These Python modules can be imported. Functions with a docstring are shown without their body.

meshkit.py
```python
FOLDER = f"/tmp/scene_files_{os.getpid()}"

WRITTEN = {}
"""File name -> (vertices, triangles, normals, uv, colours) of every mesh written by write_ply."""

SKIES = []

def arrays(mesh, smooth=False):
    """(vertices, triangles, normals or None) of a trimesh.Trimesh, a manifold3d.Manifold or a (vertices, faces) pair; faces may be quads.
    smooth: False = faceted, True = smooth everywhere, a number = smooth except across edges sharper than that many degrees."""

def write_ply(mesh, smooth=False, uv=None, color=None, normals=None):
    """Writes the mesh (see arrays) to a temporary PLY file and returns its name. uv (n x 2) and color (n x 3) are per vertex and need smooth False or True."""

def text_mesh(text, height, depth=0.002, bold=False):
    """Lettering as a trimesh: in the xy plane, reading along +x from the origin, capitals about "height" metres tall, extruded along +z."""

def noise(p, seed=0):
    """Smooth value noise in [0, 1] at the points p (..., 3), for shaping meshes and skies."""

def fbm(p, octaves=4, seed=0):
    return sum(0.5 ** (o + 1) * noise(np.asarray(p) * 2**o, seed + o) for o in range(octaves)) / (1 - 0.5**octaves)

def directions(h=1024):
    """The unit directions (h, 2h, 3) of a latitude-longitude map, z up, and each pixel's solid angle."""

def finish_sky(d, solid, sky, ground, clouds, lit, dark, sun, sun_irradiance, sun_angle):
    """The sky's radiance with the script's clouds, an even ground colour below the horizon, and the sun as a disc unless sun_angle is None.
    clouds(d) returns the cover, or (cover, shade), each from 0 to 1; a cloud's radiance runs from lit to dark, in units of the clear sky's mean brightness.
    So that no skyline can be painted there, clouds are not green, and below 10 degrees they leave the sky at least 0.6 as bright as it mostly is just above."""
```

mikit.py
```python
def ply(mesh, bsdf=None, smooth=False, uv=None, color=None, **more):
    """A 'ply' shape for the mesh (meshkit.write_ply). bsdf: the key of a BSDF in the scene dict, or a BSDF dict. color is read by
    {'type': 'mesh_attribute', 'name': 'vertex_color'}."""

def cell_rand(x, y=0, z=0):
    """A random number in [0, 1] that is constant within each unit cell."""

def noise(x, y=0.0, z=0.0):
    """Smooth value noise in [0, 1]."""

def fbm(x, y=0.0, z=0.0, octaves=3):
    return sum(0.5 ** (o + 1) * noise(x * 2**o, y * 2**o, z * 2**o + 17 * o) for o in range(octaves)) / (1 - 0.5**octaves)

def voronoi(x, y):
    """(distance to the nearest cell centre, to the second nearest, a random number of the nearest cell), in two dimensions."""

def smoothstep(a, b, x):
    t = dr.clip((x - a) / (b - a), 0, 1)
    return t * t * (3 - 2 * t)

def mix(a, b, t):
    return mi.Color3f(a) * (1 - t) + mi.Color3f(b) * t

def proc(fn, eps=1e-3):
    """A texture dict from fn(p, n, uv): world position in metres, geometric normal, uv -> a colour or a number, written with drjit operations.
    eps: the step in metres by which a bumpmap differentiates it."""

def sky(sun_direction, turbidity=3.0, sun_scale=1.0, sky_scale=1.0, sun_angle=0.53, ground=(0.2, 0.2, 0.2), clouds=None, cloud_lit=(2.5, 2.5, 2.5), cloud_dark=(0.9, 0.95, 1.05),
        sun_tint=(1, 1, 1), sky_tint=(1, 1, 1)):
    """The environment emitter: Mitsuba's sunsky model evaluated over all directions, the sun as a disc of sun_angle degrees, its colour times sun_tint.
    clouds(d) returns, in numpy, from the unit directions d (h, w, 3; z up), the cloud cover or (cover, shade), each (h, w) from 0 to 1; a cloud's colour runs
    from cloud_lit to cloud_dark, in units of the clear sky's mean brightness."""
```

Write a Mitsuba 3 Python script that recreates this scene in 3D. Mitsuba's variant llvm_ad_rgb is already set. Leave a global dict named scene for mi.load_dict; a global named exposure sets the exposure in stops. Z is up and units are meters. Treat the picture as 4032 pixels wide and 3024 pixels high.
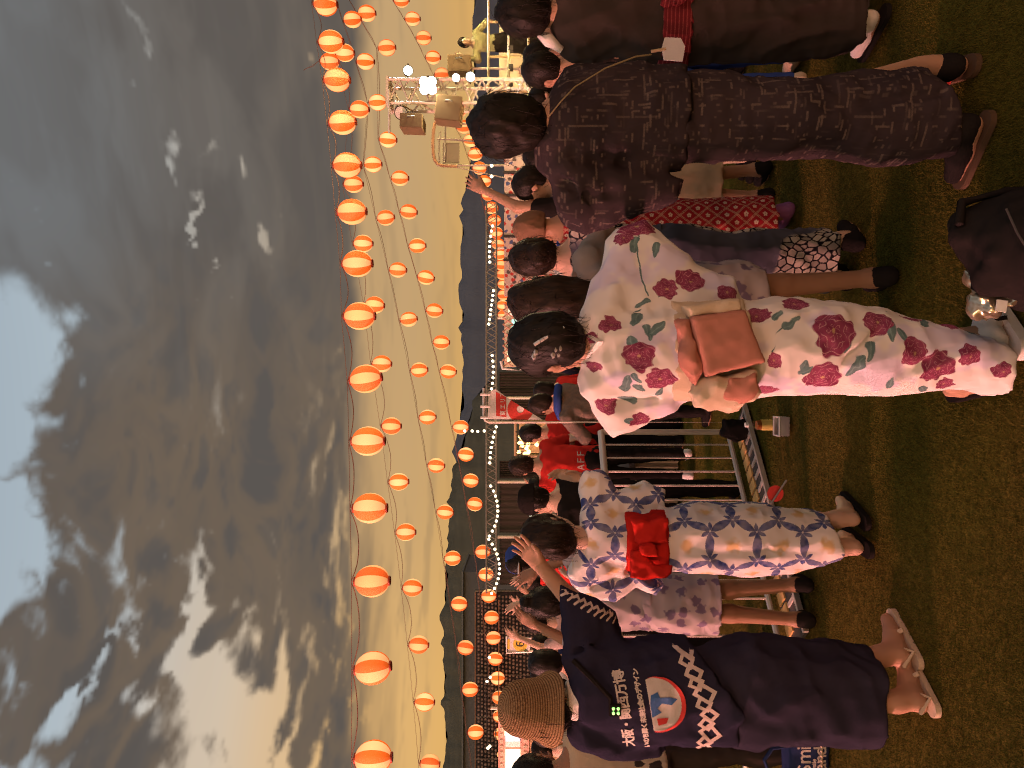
import math, random
import numpy as np, trimesh, mitsuba as mi, drjit as dr, mikit, meshkit
from scipy import ndimage
from shapely.geometry import Polygon, LineString, Point, box as sbox
from shapely.ops import unary_union

# ---------------------------------------------------------------- camera, sky, light, exposure
T = mi.ScalarTransform4f
F, H, U0, V0 = 730.0, 1.52, 384.0, 530.0     # focal length in pixels, eye height; the phone was held on its side, so the frame is turned a quarter
scene, labels = {}, {}
scene['camera'] = {'type': 'perspective', 'fov': math.degrees(2 * math.atan(512 / F)), 'fov_axis': 'x', 'near_clip': 0.1, 'far_clip': 20000.0,
                   'principal_point_offset_x': (512.0 - V0) / 1024.0,
                   'to_world': T().look_at(origin=[0, 0, H], target=[0, 10, H], up=[1, 0, 0])}
exposure = 0.0

def smooth01(a, b, x):
    t = np.clip((x - a) / (b - a), 0, 1)
    return t * t * (3 - 2 * t)

def clouds(d):
    az = np.degrees(np.arctan2(d[..., 0], d[..., 1]))
    el = np.degrees(np.arcsin(np.clip(d[..., 2], -1, 1)))
    def n3(s, sx, sz, o=5, wx=0, wz=0):
        # noise on the directions themselves, drawn out sideways
        return meshkit.fbm(np.stack([d[..., 0] * sx + wx, d[..., 1] * sx, d[..., 2] * sz + wz], -1) + s * 7.3, o, s)
    w1, w2 = n3(11, 6.0, 12.0, 3) - .5, n3(12, 6.0, 12.0, 3) - .5
    big, mid = n3(1, 3.4, 7.5, 5), n3(2, 8.0, 19.0, 6, w1 * 1.6, w2 * 1.6)
    puff = 1 - np.abs(2 * n3(3, 15.0, 27.0, 5, w1 * 2, w2 * 2) - 1) * 1.6       # billowed edges
    streak = n3(6, 7.0, 75.0, 5, 0, w1 * 2.5)
    wa, we = az + w2 * 16 + (mid - .5) * 10, el + w1 * 9 + (puff - .5) * 3
    def blob(a, e, ra, re, slope=0.0):
        return np.exp(-((wa - a) / ra) ** 2 - ((we - e - slope * (wa - a)) / re) ** 2)
    left = smooth01(5, -14, az)
    # the bank: flat base near 13 degrees, ragged top that climbs to the right
    top = 30.4 + 2.6 * smooth01(-25, -4, az) + 22 * smooth01(5, 20, az) - 1.5 * smooth01(-3, 4, az)
    front = smooth01(80, 48, np.abs(az))
    base = 12.9 - .012 * (az - 5) ** 2 * .25 + (streak - .5) * 3.4 * left + (mid - .5) * 1.6
    edge = (mid - .5) * 6.5 + (puff - .5) * 3.4
    dens = smooth01(-.7 - left, .9 + 2.2 * left, el - base) * smooth01(1.3 + 2.5 * smooth01(4, 10, az), -.9, el - top - edge)
    lump = smooth01(.30, .52, blob(-25.0, 31.6, 6.0, 3.4) + .8 * blob(-18.0, 29.0, 7.0, 2.8) + ((mid - .5) * 1.2 + (puff - .5) * .4) * smooth01(22, 27, el) * smooth01(-8, -16, az) - .1)
    dens = np.maximum(dens, lump)
    gap = (1.05 * blob(-28, 20.3, 8.0, 1.8, .16) + .85 * blob(-20.0, 23.6, 5.0, 1.3, .25) + .55 * blob(-24.0, 27.6, 1.8, 1.0) + .62 * blob(-14.5, 25.0, 3.2, 1.0, .2) + .5 * blob(-17.5, 29.4, 2.2, .8)
           + .55 * blob(-29, 15.8, 5.0, 1.0) + .35 * blob(-9, 16.0, 7.0, .9, -.12) + .25 * blob(-27, 24, 4, 1.2))
    fine = n3(4, 30.0, 55.0, 4, w1 * 3, w2 * 3)
    g = smooth01(.26, .74, gap + (mid - .5) * 1.45 + (puff - .5) * .40 + (fine - .5) * .9 + (streak - .5) * .7 * smooth01(21, 16, el))
    gr = smooth01(.40, .66, .66 * blob(11.6, 23.9, 3.4, .7, -.10) + .40 * blob(15.5, 25.6, 3.0, .7) + .30 * blob(17, 36, 3, 1.2) + (mid - .5) * 1.2 + (fine - .5) * 1.2)
    holes = np.maximum(g * left, gr * .62)
    dens = dens * (1 - holes)
    rest = smooth01(.42, .60, big * .6 + mid * .4) * smooth01(6, 18, el)
    dens = dens * front + rest * (1 - front)
    scraps = smooth01(.56, .70, streak + .10 * blob(-26, 13, 9, 3)) * smooth01(3, 7, el) * smooth01(15, 11, el) * (.25 + .25 * smooth01(0, -20, az)) * front
    warm = smooth01(16, -6, az)
    # thin places: the pale blue above shows through on the right, the sunset glow lights the bank from behind on the left
    thin = (.03 + .06 * smooth01(.38, .66, mid) + .12 * smooth01(24, 36, el) * smooth01(-4, 8, az) + .02 * smooth01(.5, .7, streak)) * (1 - .80 * warm)
    lit = warm * (.0 + .050 * smooth01(.36, .68, .5 * mid + .5 * big + .25 * (puff - .5)) + .03 * smooth01(.45, .8, puff)) * (1 - .5 * smooth01(27, 33, el))
    dens = np.maximum(dens * (1 - thin), scraps * .55)
    haze = np.clip(.985 - .05 * smooth01(4, 10, el) - .20 * smooth01(12, 18, el) - .22 * smooth01(17, 22, el) - .44 * smooth01(22, 31, el), 0, 1)
    dusk = .03 + .10 * smooth01(-20, 10, az) + .30 * smooth01(2, 9, el) * (1 - .70 * smooth01(-8, -26, az)) + .05 * (streak - .5)
    cover = 1 - (1 - dens) * (1 - haze)
    shade = (dens * (1 - lit) + (1 - dens) * haze * dusk) / np.maximum(cover, 1e-4)
    return np.clip(cover, 0, 1), np.clip(shade, 0, 1)

# the sun itself is down behind the hills; above the gold haze the sky is still pale blue
SUN = dict(sun_direction=[-.60, -.70, .40], turbidity=3, sun_scale=0.0, sky_scale=6.0, sky_tint=(2.5, 1.72, 1.18), ground=(.05, .05, .03))
MEAN = 0.688     # the clear sky's mean brightness with these numbers
SKY = mikit.sky(**SUN, clouds=clouds, cloud_lit=tuple(np.array((.82, .450, .118)) / MEAN), cloud_dark=tuple(np.array((.102, .090, .082)) / MEAN))
scene['sky'] = {**SKY, 'sampling_weight': 12.0}

# ---------------------------------------------------------------- small library
rng = np.random.default_rng(5)
def P(U, V, y): return np.array([(U - U0) / F * y, y, H + (V0 - V) / F * y])
def PX(U, y): return (U - U0) / F * y
def PZ(V, y): return H + (V0 - V) / F * y
used = {}
def name(base):
    n = used.get(base, 0); k = base if n == 0 else f'{base}_{n:03d}'
    while k in scene: n += 1; k = f'{base}_{n:03d}'
    used[base] = n + 1; return k
def put(key, mesh, bsdf, smooth=False, **kw):
    scene[key] = mikit.ply(mesh, bsdf, smooth, **kw); return key
def part(parent, nm, mesh, bsdf, smooth=False, label=None, **kw):
    k = name(parent + '__' + nm)
    put(k, mesh, bsdf, smooth, **kw)
    if label: labels[k] = {'label': label}
    return k
def thing(base, label, cat, group=None):
    k = name(base); labels[k] = {'label': label, 'category': cat}
    if group: labels[k]['group'] = group
    return k
def struct(nm, mesh, bsdf, smooth=False, label=None, **kw):
    put(nm, mesh, bsdf, smooth, **kw); labels[nm] = {'kind': 'structure', **({'label': label} if label else {})}
def cat(*ms): return trimesh.util.concatenate([m for m in ms if m is not None])
def bx(x0, x1, y0, y1, z0, z1):
    m = trimesh.creation.box(extents=(x1 - x0, y1 - y0, z1 - z0)); m.apply_translation([(x0 + x1) / 2, (y0 + y1) / 2, (z0 + z1) / 2]); return m
def tube(pts, r, sides=8, caps=True):
    p = np.asarray(pts, float); r = np.broadcast_to(r, (len(p),)).astype(float)
    t = np.gradient(p, axis=0) if len(p) > 2 else np.array([p[1] - p[0]] * 2)
    t /= np.linalg.norm(t, axis=1, keepdims=True) + 1e-12
    ref = np.array([0, 0, 1.0]) if abs(t[:, 2]).mean() < .8 else np.array([1.0, 0, 0])
    a = np.cross(t, ref); a /= np.linalg.norm(a, axis=1, keepdims=True) + 1e-12
    b = np.cross(t, a); an = np.arange(sides) * 2 * np.pi / sides
    v = p[:, None] + r[:, None, None] * (np.cos(an)[None, :, None] * a[:, None] + np.sin(an)[None, :, None] * b[:, None])
    n = len(p); i, j = np.meshgrid(np.arange(n - 1), np.arange(sides), indexing='ij'); j2 = (j + 1) % sides
    q = np.stack([i * sides + j, (i + 1) * sides + j, (i + 1) * sides + j2, i * sides + j2], -1).reshape(-1, 4)
    f = np.vstack([q[:, [0, 1, 2]], q[:, [0, 2, 3]]]); V = v.reshape(-1, 3)
    if caps:
        c0, c1 = len(V), len(V) + 1; V = np.vstack([V, p[0], p[-1]]); k = np.arange(sides); k2 = (k + 1) % sides
        f = np.vstack([f, np.stack([np.full(sides, c0), k, k2], 1), np.stack([np.full(sides, c1), (n - 1) * sides + k2, (n - 1) * sides + k], 1)])
    return trimesh.Trimesh(V, f, process=False)
def lathe(prof, sides=16, at=(0, 0, 0)):
    pr = np.asarray(prof, float); an = np.arange(sides) * 2 * np.pi / sides
    v = np.stack([pr[:, None, 0] * np.cos(an), pr[:, None, 0] * np.sin(an), np.repeat(pr[:, None, 1], sides, 1)], -1).reshape(-1, 3) + np.asarray(at)
    n = len(pr); i, j = np.meshgrid(np.arange(n - 1), np.arange(sides), indexing='ij'); j2 = (j + 1) % sides
    q = np.stack([i * sides + j, i * sides + j2, (i + 1) * sides + j2, (i + 1) * sides + j], -1).reshape(-1, 4)
    return trimesh.Trimesh(v, np.vstack([q[:, [0, 1, 2]], q[:, [0, 2, 3]]]), process=False)
def extr(poly, depth):
    gs = [g for g in getattr(poly, 'geoms', [poly]) if g.area > 1e-9]
    return cat(*[trimesh.creation.extrude_polygon(g, depth, engine='earcut') for g in gs])
def upright(m, x, y, z):
    # a drawing in the xy plane stood upright, facing the camera side (-y)
    m = m.copy(); v = m.vertices.copy(); m.vertices = np.stack([v[:, 0] + x, y - v[:, 2], v[:, 1] + z], 1); return m

# ---- implicit bodies: primitives blended on a grid, meshed with surface nets
class Blend:
    def __init__(s, lo, hi, h):
        s.h = h; s.lo = np.asarray(lo, float); n = np.ceil((np.asarray(hi) - s.lo) / h).astype(int) + 1
        s.ax = [s.lo[i] + h * np.arange(n[i]) for i in range(3)]; s.f = np.full(n, 1.0)
    def blk(s, lo, hi, m):
        sl = tuple(slice(max(0, int((lo[i] - m - s.lo[i]) / s.h)), max(0, min(len(s.ax[i]), int((hi[i] + m - s.lo[i]) / s.h) + 2))) for i in range(3))
        return sl, np.meshgrid(*[s.ax[i][sl[i]] for i in range(3)], indexing='ij', sparse=True)
    def join(s, sl, d, k, cut=False):
        f = s.f[sl]
        if cut:
            d = -d; t = np.maximum(k - np.abs(f - d), 0) / k; s.f[sl] = np.maximum(f, d) + t * t * k / 4
        else:
            t = np.maximum(k - np.abs(f - d), 0) / k; s.f[sl] = np.minimum(f, d) - t * t * k / 4
    def cap(s, a, b, ra, rb, k=.02, cut=False):
        a, b = np.asarray(a, float), np.asarray(b, float); R = max(ra, rb)
        sl, g = s.blk(np.minimum(a, b) - R, np.maximum(a, b) + R, k + 3 * s.h)
        ab = b - a; L = ab @ ab + 1e-12
        t = np.clip(sum((g[i] - a[i]) * ab[i] for i in range(3)) / L, 0, 1)
        d = np.sqrt(sum((g[i] - a[i] - t * ab[i]) ** 2 for i in range(3))) - (ra + t * (rb - ra))
        s.join(sl, d, k, cut); return s
    def chain(s, pts, rs, k=.02):
        for i in range(len(pts) - 1): s.cap(pts[i], pts[i + 1], rs[i], rs[i + 1], k)
        return s
    def ell(s, c, r, k=.02, R=None, cut=False):
        c, r = np.asarray(c, float), np.asarray(r, float); m = r.max()
        sl, g = s.blk(c - m, c + m, k + 3 * s.h); q = [g[i] - c[i] for i in range(3)]
        if R is not None: q = [sum(R[j, i] * q[j] for j in range(3)) for i in range(3)]
        k0 = np.sqrt(sum((q[i] / r[i]) ** 2 for i in range(3))); k1 = np.sqrt(sum((q[i] / r[i] ** 2) ** 2 for i in range(3))) + 1e-9
        s.join(sl, k0 * (k0 - 1) / k1, k, cut); return s
    def box(s, c, half, r, k=.02, R=None, cut=False):
        c, half = np.asarray(c, float), np.asarray(half, float); m = np.linalg.norm(half) + r
        sl, g = s.blk(c - m, c + m, k + 3 * s.h); q = [g[i] - c[i] for i in range(3)]
        if R is not None: q = [sum(R[j, i] * q[j] for j in range(3)) for i in range(3)]
        q = [np.abs(q[i]) - half[i] + r for i in range(3)]
        d = np.sqrt(sum(np.maximum(x, 0) ** 2 for x in q)) + np.minimum(np.maximum(np.maximum(q[0], q[1]), q[2]), 0) - r
        s.join(sl, d, k, cut); return s
    def loft(s, lv, k=.02, p=2.3):
        # lv rows: z, cx, cy, rx, ry
        lv = np.asarray(sorted(lv), float); z = s.ax[2]
        sl, g = s.blk([min(lv[:, 1] - lv[:, 3]), min(lv[:, 2] - lv[:, 4]), lv[0, 0]], [max(lv[:, 1] + lv[:, 3]), max(lv[:, 2] + lv[:, 4]), lv[-1, 0]], k + 3 * s.h)
        zz = s.ax[2][sl[2]]
        if len(lv) > 3:
            from scipy.interpolate import PchipInterpolator
            it = PchipInterpolator(lv[:, 0], lv[:, 1:])(np.clip(zz, lv[0, 0], lv[-1, 0]))
        else: it = np.stack([np.interp(zz, lv[:, 0], lv[:, i]) for i in range(1, 5)], 1)
        cx, cy, rx, ry = (it[:, i][None, None] for i in range(4))
        q = (np.abs((g[0] - cx) / rx) ** p + np.abs((g[1] - cy) / ry) ** p) ** (1 / p)
        d = (q - 1) * np.minimum(rx, ry)
        dz = np.maximum(lv[0, 0] - g[2], g[2] - lv[-1, 0])
        d = np.maximum(d, dz); s.join(sl, d, k); return s
    def panel(s, poly, yc, t, r=None, k=.02, tilt=(0, 0)):
        # a rounded slab whose outline in x, z is the polygon; yc may lean with x and z
        p = np.asarray(poly, float); r = t if r is None else r; c0 = p.mean(0); ex = t + abs(tilt[0]) * np.ptp(p[:, 0]) + abs(tilt[1]) * np.ptp(p[:, 1])
        sl, g = s.blk([p[:, 0].min(), yc - ex, p[:, 1].min()], [p[:, 0].max(), yc + ex, p[:, 1].max()], k + 3 * s.h)
        x, z = g[0][:, 0, :], g[2][:, 0, :]; x, z = np.broadcast_arrays(x, z)
        d2, ins = np.full(x.shape, 9.0), np.zeros(x.shape, bool)
        for a, b in zip(p, np.roll(p, -1, 0)):
            e = b - a; q = np.clip(((x - a[0]) * e[0] + (z - a[1]) * e[1]) / (e @ e + 1e-12), 0, 1)
            d2 = np.minimum(d2, np.hypot(x - a[0] - q * e[0], z - a[1] - q * e[1]))
            ins ^= ((a[1] > z) != (b[1] > z)) & (x < a[0] + e[0] * (z - a[1]) / (e[1] if abs(e[1]) > 1e-12 else 1e-12))
        d2 = np.where(ins, -d2, d2)[:, None, :]
        dy = np.abs(g[1] - yc - tilt[0] * (g[0] - c0[0]) - tilt[1] * (g[2] - c0[1]))
        q0, q1 = d2 + r, dy - t + r
        s.join(sl, np.sqrt(np.maximum(q0, 0) ** 2 + np.maximum(q1, 0) ** 2) + np.minimum(np.maximum(q0, q1), 0) - r, k); return s
    def rough(s, amp, scale, seed=0, stretch=(1, 1, 1), ridge=False, lean=0.0):
        r = np.random.default_rng(seed)
        sh = s.f.shape; n = [int(sh[i] * s.h / (scale * stretch[i])) + 4 + int(abs(lean) * sh[2] * s.h / (scale * stretch[0])) * (i == 0) for i in range(3)]
        lat = r.uniform(-1, 1, n)
        co = list(np.meshgrid(*[np.arange(sh[i]) * s.h / (scale * stretch[i]) for i in range(3)], indexing='ij'))
        near = np.abs(s.f) < .06 + amp
        if lean: co[0] = co[0] + (lean * co[2] * stretch[2] / stretch[0] if lean > 0 else -lean * (co[2].max() - co[2]) * stretch[2] / stretch[0])
        v = ndimage.map_coordinates(lat, [c[near] for c in co], order=2, mode='nearest')
        if ridge: v = np.abs(v) * 2.2 - .55
        s.f[near] += amp * v; return s
    def keep(s, n, c):
        # keeps the side where (p - c).n < 0
        g = np.meshgrid(*s.ax, indexing='ij', sparse=True)
        s.f = np.maximum(s.f, sum((g[i] - c[i]) * n[i] for i in range(3))); return s
    def mesh(s):
        f = s.f.copy()
        for i in range(3):
            ix = [slice(None)] * 3
            for e in (0, -1): ix[i] = e; f[tuple(ix)] = np.maximum(f[tuple(ix)], .01)
        neg = f < 0
        c = sum(neg[dx:f.shape[0] - 1 + dx, dy:f.shape[1] - 1 + dy, dz:f.shape[2] - 1 + dz].astype(np.int8) for dx in (0, 1) for dy in (0, 1) for dz in (0, 1))
        I = np.argwhere((c > 0) & (c < 8)); idx = np.full(c.shape, -1); idx[tuple(I.T)] = np.arange(len(I))
        acc, cnt = np.zeros((len(I), 3)), np.zeros(len(I))
        for a in range(3):
            for o1 in (0, 1):
                for o2 in (0, 1):
                    o = [0, 0, 0]; o[(a + 1) % 3], o[(a + 2) % 3] = o1, o2; e = list(o); e[a] = 1
                    fa = f[I[:, 0] + o[0], I[:, 1] + o[1], I[:, 2] + o[2]]; fb = f[I[:, 0] + e[0], I[:, 1] + e[1], I[:, 2] + e[2]]
                    m = (fa < 0) != (fb < 0); t = fa[m] / (fa[m] - fb[m])
                    pt = np.tile(np.array(o, float), (m.sum(), 1)); pt[:, a] = t; acc[m] += pt; cnt[m] += 1
        V = s.lo + s.h * (I + acc / cnt[:, None]); Q = []
        for a in range(3):
            b, c2 = (a + 1) % 3, (a + 2) % 3
            A = [slice(None)] * 3; B = [slice(None)] * 3; A[a] = slice(0, -1); B[a] = slice(1, None)
            na, nb = neg[tuple(A)], neg[tuple(B)]; E = np.argwhere(na != nb)
            E = E[(E[:, b] > 0) & (E[:, c2] > 0) & (E[:, b] < f.shape[b] - 1) & (E[:, c2] < f.shape[c2] - 1)]
            if not len(E): continue
            fl = na[tuple(E.T)]
            def at(db, dc):
                e = E.copy(); e[:, b] += db; e[:, c2] += dc; return idx[tuple(e.T)]
            q = np.stack([at(-1, -1), at(0, -1), at(0, 0), at(-1, 0)], 1); q[~fl] = q[~fl][:, ::-1]; Q.append(q)
        Q = np.vstack(Q); Q = Q[(Q >= 0).all(1)]
        return trimesh.Trimesh(V, np.vstack([Q[:, [0, 1, 2]], Q[:, [0, 2, 3]]]), process=False)
def relax(m, n=1):
    # light smoothing of a surface-net mesh
    v, f = m.vertices.copy(), m.faces
    for _ in range(n):
        acc, c = np.zeros_like(v), np.zeros(len(v))
        for a, b in ((0, 1), (1, 2), (2, 0)):
            np.add.at(acc, f[:, a], v[f[:, b]]); np.add.at(acc, f[:, b], v[f[:, a]]); np.add.at(c, f[:, a], 1); np.add.at(c, f[:, b], 1)
        v = v * .5 + .5 * acc / np.maximum(c, 1)[:, None]
    return trimesh.Trimesh(v, f, process=False)

# ---------------------------------------------------------------- materials
def mat(key, color, rough=.8, spec=.3, metal=0.0, **kw):
    col = mikit.proc(color) if callable(color) else {'type': 'rgb', 'value': list(color)}
    scene[key] = {'type': 'twosided', 'bsdf': {'type': 'principled', 'base_color': col, 'roughness': rough, 'specular': spec, 'metallic': metal, **kw}}
    return key
def matt(key, color):
    col = mikit.proc(color) if callable(color) else {'type': 'rgb', 'value': list(color)}
    scene[key] = {'type': 'twosided', 'bsdf': {'type': 'diffuse', 'reflectance': col}}; return key
def glow(rgb, w=.05): return {'type': 'area', 'radiance': {'type': 'rgb', 'value': list(rgb)}, 'sampling_weight': w}
mat('m_steel', (.62, .55, .49), .38, .5, .45)
mat('m_galv', (.30, .29, .27), .5, .5, .7)
mat('m_alu', (.62, .60, .57), .4, .5, .6)
mat('m_black', (.02, .02, .02), .6)
mat('m_dark', (.045, .04, .038), .7)
matt('m_cloth_black', (.035, .032, .03))
mat('m_cable', (.22, .12, .09), .6)
mat('m_white', (.75, .73, .70), .6)
mat('m_cream', (.62, .52, .38), .7)
mat('m_red', (.55, .05, .04), .6)
# ---------------------------------------------------------------- the setting: ground, hills
def turf_col(p, n, uv):
    a = mikit.fbm(p.x * 1.3, p.y * 1.3, 0., 3); b = mikit.noise(p.x * 38, p.y * 38); c = mikit.noise(p.x * 150, p.y * 110)
    k = .55 + .5 * a + .35 * (b - .5) + .5 * (c - .5)
    return mikit.mix((.096, .084, .016), (.120, .088, .020), mikit.smoothstep(.35, .65, mikit.noise(p.x * .7, p.y * 1.9, 3.))) * k
matt('m_turf', turf_col)
def sheet(xs, ys, zf):
    X, Y = np.meshgrid(xs, ys, indexing='ij'); n, m = X.shape
    i, j = np.meshgrid(np.arange(n - 1), np.arange(m - 1), indexing='ij'); q = np.stack([i * m + j, (i + 1) * m + j, (i + 1) * m + j + 1, i * m + j + 1], -1).reshape(-1, 4)
    return trimesh.Trimesh(np.stack([X, Y, zf(X, Y)], -1).reshape(-1, 3), np.vstack([q[:, [0, 1, 2]], q[:, [0, 2, 3]]]), process=False)
def turf_z(x, y):
    # the laid turf lies in slight waves across the view
    w = .008 * np.sin(y * 7.3 + .5 * np.sin(x * 1.1)) + .006 * np.sin(y * 12.7 + x * .6 + 1.2)
    return w * smooth01(9, 5, y) * smooth01(6, 4, np.abs(x)) - .012
near = sheet(np.linspace(-7, 7, 120), np.linspace(.2, 10, 200), turf_z)
far = sheet(np.r_[-6000, -2000, -400, -60, -20, -7.0, 0, 7.0, 20, 60, 400, 2000, 6000], np.r_[-3000, -400, -60, -20, .2], lambda x, y: x * 0 - .012)
far2 = sheet(np.r_[-6000, -2000, -400, -60, -20, -7.0, 0, 7.0, 20, 60, 400, 2000, 6000], np.r_[10.0, 20, 60, 400, 3000, 9000], lambda x, y: x * 0 - .012)
side = [sheet(np.r_[-6000, -2000, -400, -60, -20, -7.0], np.r_[.2, 10], lambda x, y: x * 0 - .012), sheet(np.r_[7.0, 20, 60, 400, 2000, 6000], np.r_[.2, 10], lambda x, y: x * 0 - .012)]
struct('ground', cat(near, far, far2, *side), 'm_turf', False, 'dark green artificial turf of the field')
def blade_col(p, n, uv):
    r = mikit.cell_rand(dr.floor(p.x * 90), dr.floor(p.y * 90)); g = mikit.noise(p.x * 1.1, p.y * 2.3, 7.)
    return mikit.mix((.070, .070, .013), (.104, .082, .020), r * .6 + .5 * (g - .3))
matt('m_blade', blade_col)
def blades(n, y0, y1, hgt, wid, seed):
    r = np.random.default_rng(seed)
    y = y0 * (y1 / y0) ** r.uniform(0, 1, n); x = r.uniform(-.60, .60, n) * y
    b = np.stack([x, y, turf_z(x, y) - .002], 1); a = r.uniform(0, 2 * np.pi, n); w = wid * r.uniform(.6, 1.3, n); hh = hgt * r.uniform(.6, 1.3, n)
    s = np.stack([np.cos(a), np.sin(a), a * 0], 1) * w[:, None]; l = r.normal(0, .55, (n, 2)) * hh[:, None]
    tip = b + np.stack([l[:, 0], l[:, 1], hh], 1); v = np.stack([b - s, b + s, tip], 1).reshape(-1, 3)
    return trimesh.Trimesh(v, np.arange(3 * n).reshape(-1, 3), process=False)
put('turf_grass', cat(blades(260000, 1.9, 4.4, .015, .0013, 1), blades(60000, 4.4, 9.5, .018, .0030, 2)), 'm_blade')
labels['turf_grass'] = {'label': 'short olive green blades of the artificial turf', 'category': 'grass', 'kind': 'stuff'}

def hill_col(p, n, uv):
    k = mikit.fbm(p.x * .004, p.z * .02, p.y * .003, 4)
    return mikit.mix((.145, .130, .145), (.20, .185, .205), k)
matt('m_hill', hill_col)
def hill2_col(p, n, uv):
    k = mikit.fbm(p.x * .02, p.z * .06, p.y * .003, 4)
    return mikit.mix((.12, .10, .07), (.20, .165, .115), k)
matt('m_hill2', hill2_col)
def ridge(pts, y, depth, rough, seed, x0=None):
    U = np.linspace(pts[0][0], pts[-1][0], 420); V = np.interp(U, [p[0] for p in pts], [p[1] for p in pts])
    x = PX(U, y); z = PZ(V, y); r = np.random.default_rng(seed)
    nz = meshkit.fbm(np.stack([U * .11, U * 0, U * 0], 1), 5, seed) - .5; z = z + nz * rough
    rows = []
    for t, zz in ((0, 0), (.25, .45), (.55, .8), (.8, .96), (1, 1), (1.5, .6), (2, 0)):
        j = meshkit.fbm(np.stack([U * .06, U * 0 + t * 3, U * 0], 1), 3, seed + 3) - .5
        rows.append(np.stack([x * (1 + (t - 1) * depth / y), y + (t - 1) * depth + U * 0, np.where(zz > .99, z, z * zz * (1 + .25 * j * (zz > 0) * (zz < .99)))], 1))
    v = np.stack(rows); m = len(U); i, jj = np.meshgrid(np.arange(len(rows) - 1), np.arange(m - 1), indexing='ij')
    q = np.stack([i * m + jj, i * m + jj + 1, (i + 1) * m + jj + 1, (i + 1) * m + jj], -1).reshape(-1, 4)
    return trimesh.Trimesh(v.reshape(-1, 3), np.vstack([q[:, [0, 1, 2]], q[:, [0, 2, 3]]]), process=False)
struct('hills', ridge([(-900, 478), (-300, 468), (60, 470), (200, 461), (300, 458), (340, 459), (400, 464), (440, 462), (500, 463.5), (545, 462), (575, 465), (600, 470), (660, 474), (760, 474), (1000, 478), (1700, 486)], 4000, 900, 10, 4), 'm_hill', 30, 'dark slate blue mountain ridge on the horizon')
struct('wooded_hills', ridge([(-1300, 470), (-700, 455), (0, 446.5), (60, 445), (120, 444.5), (190, 445.5), (230, 448), (270, 452.5), (300, 457), (330, 464), (370, 475), (400, 500)], 2200, 500, 9, 9), 'm_hill2', 30, 'nearer brown wooded ridge on the left')

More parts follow.
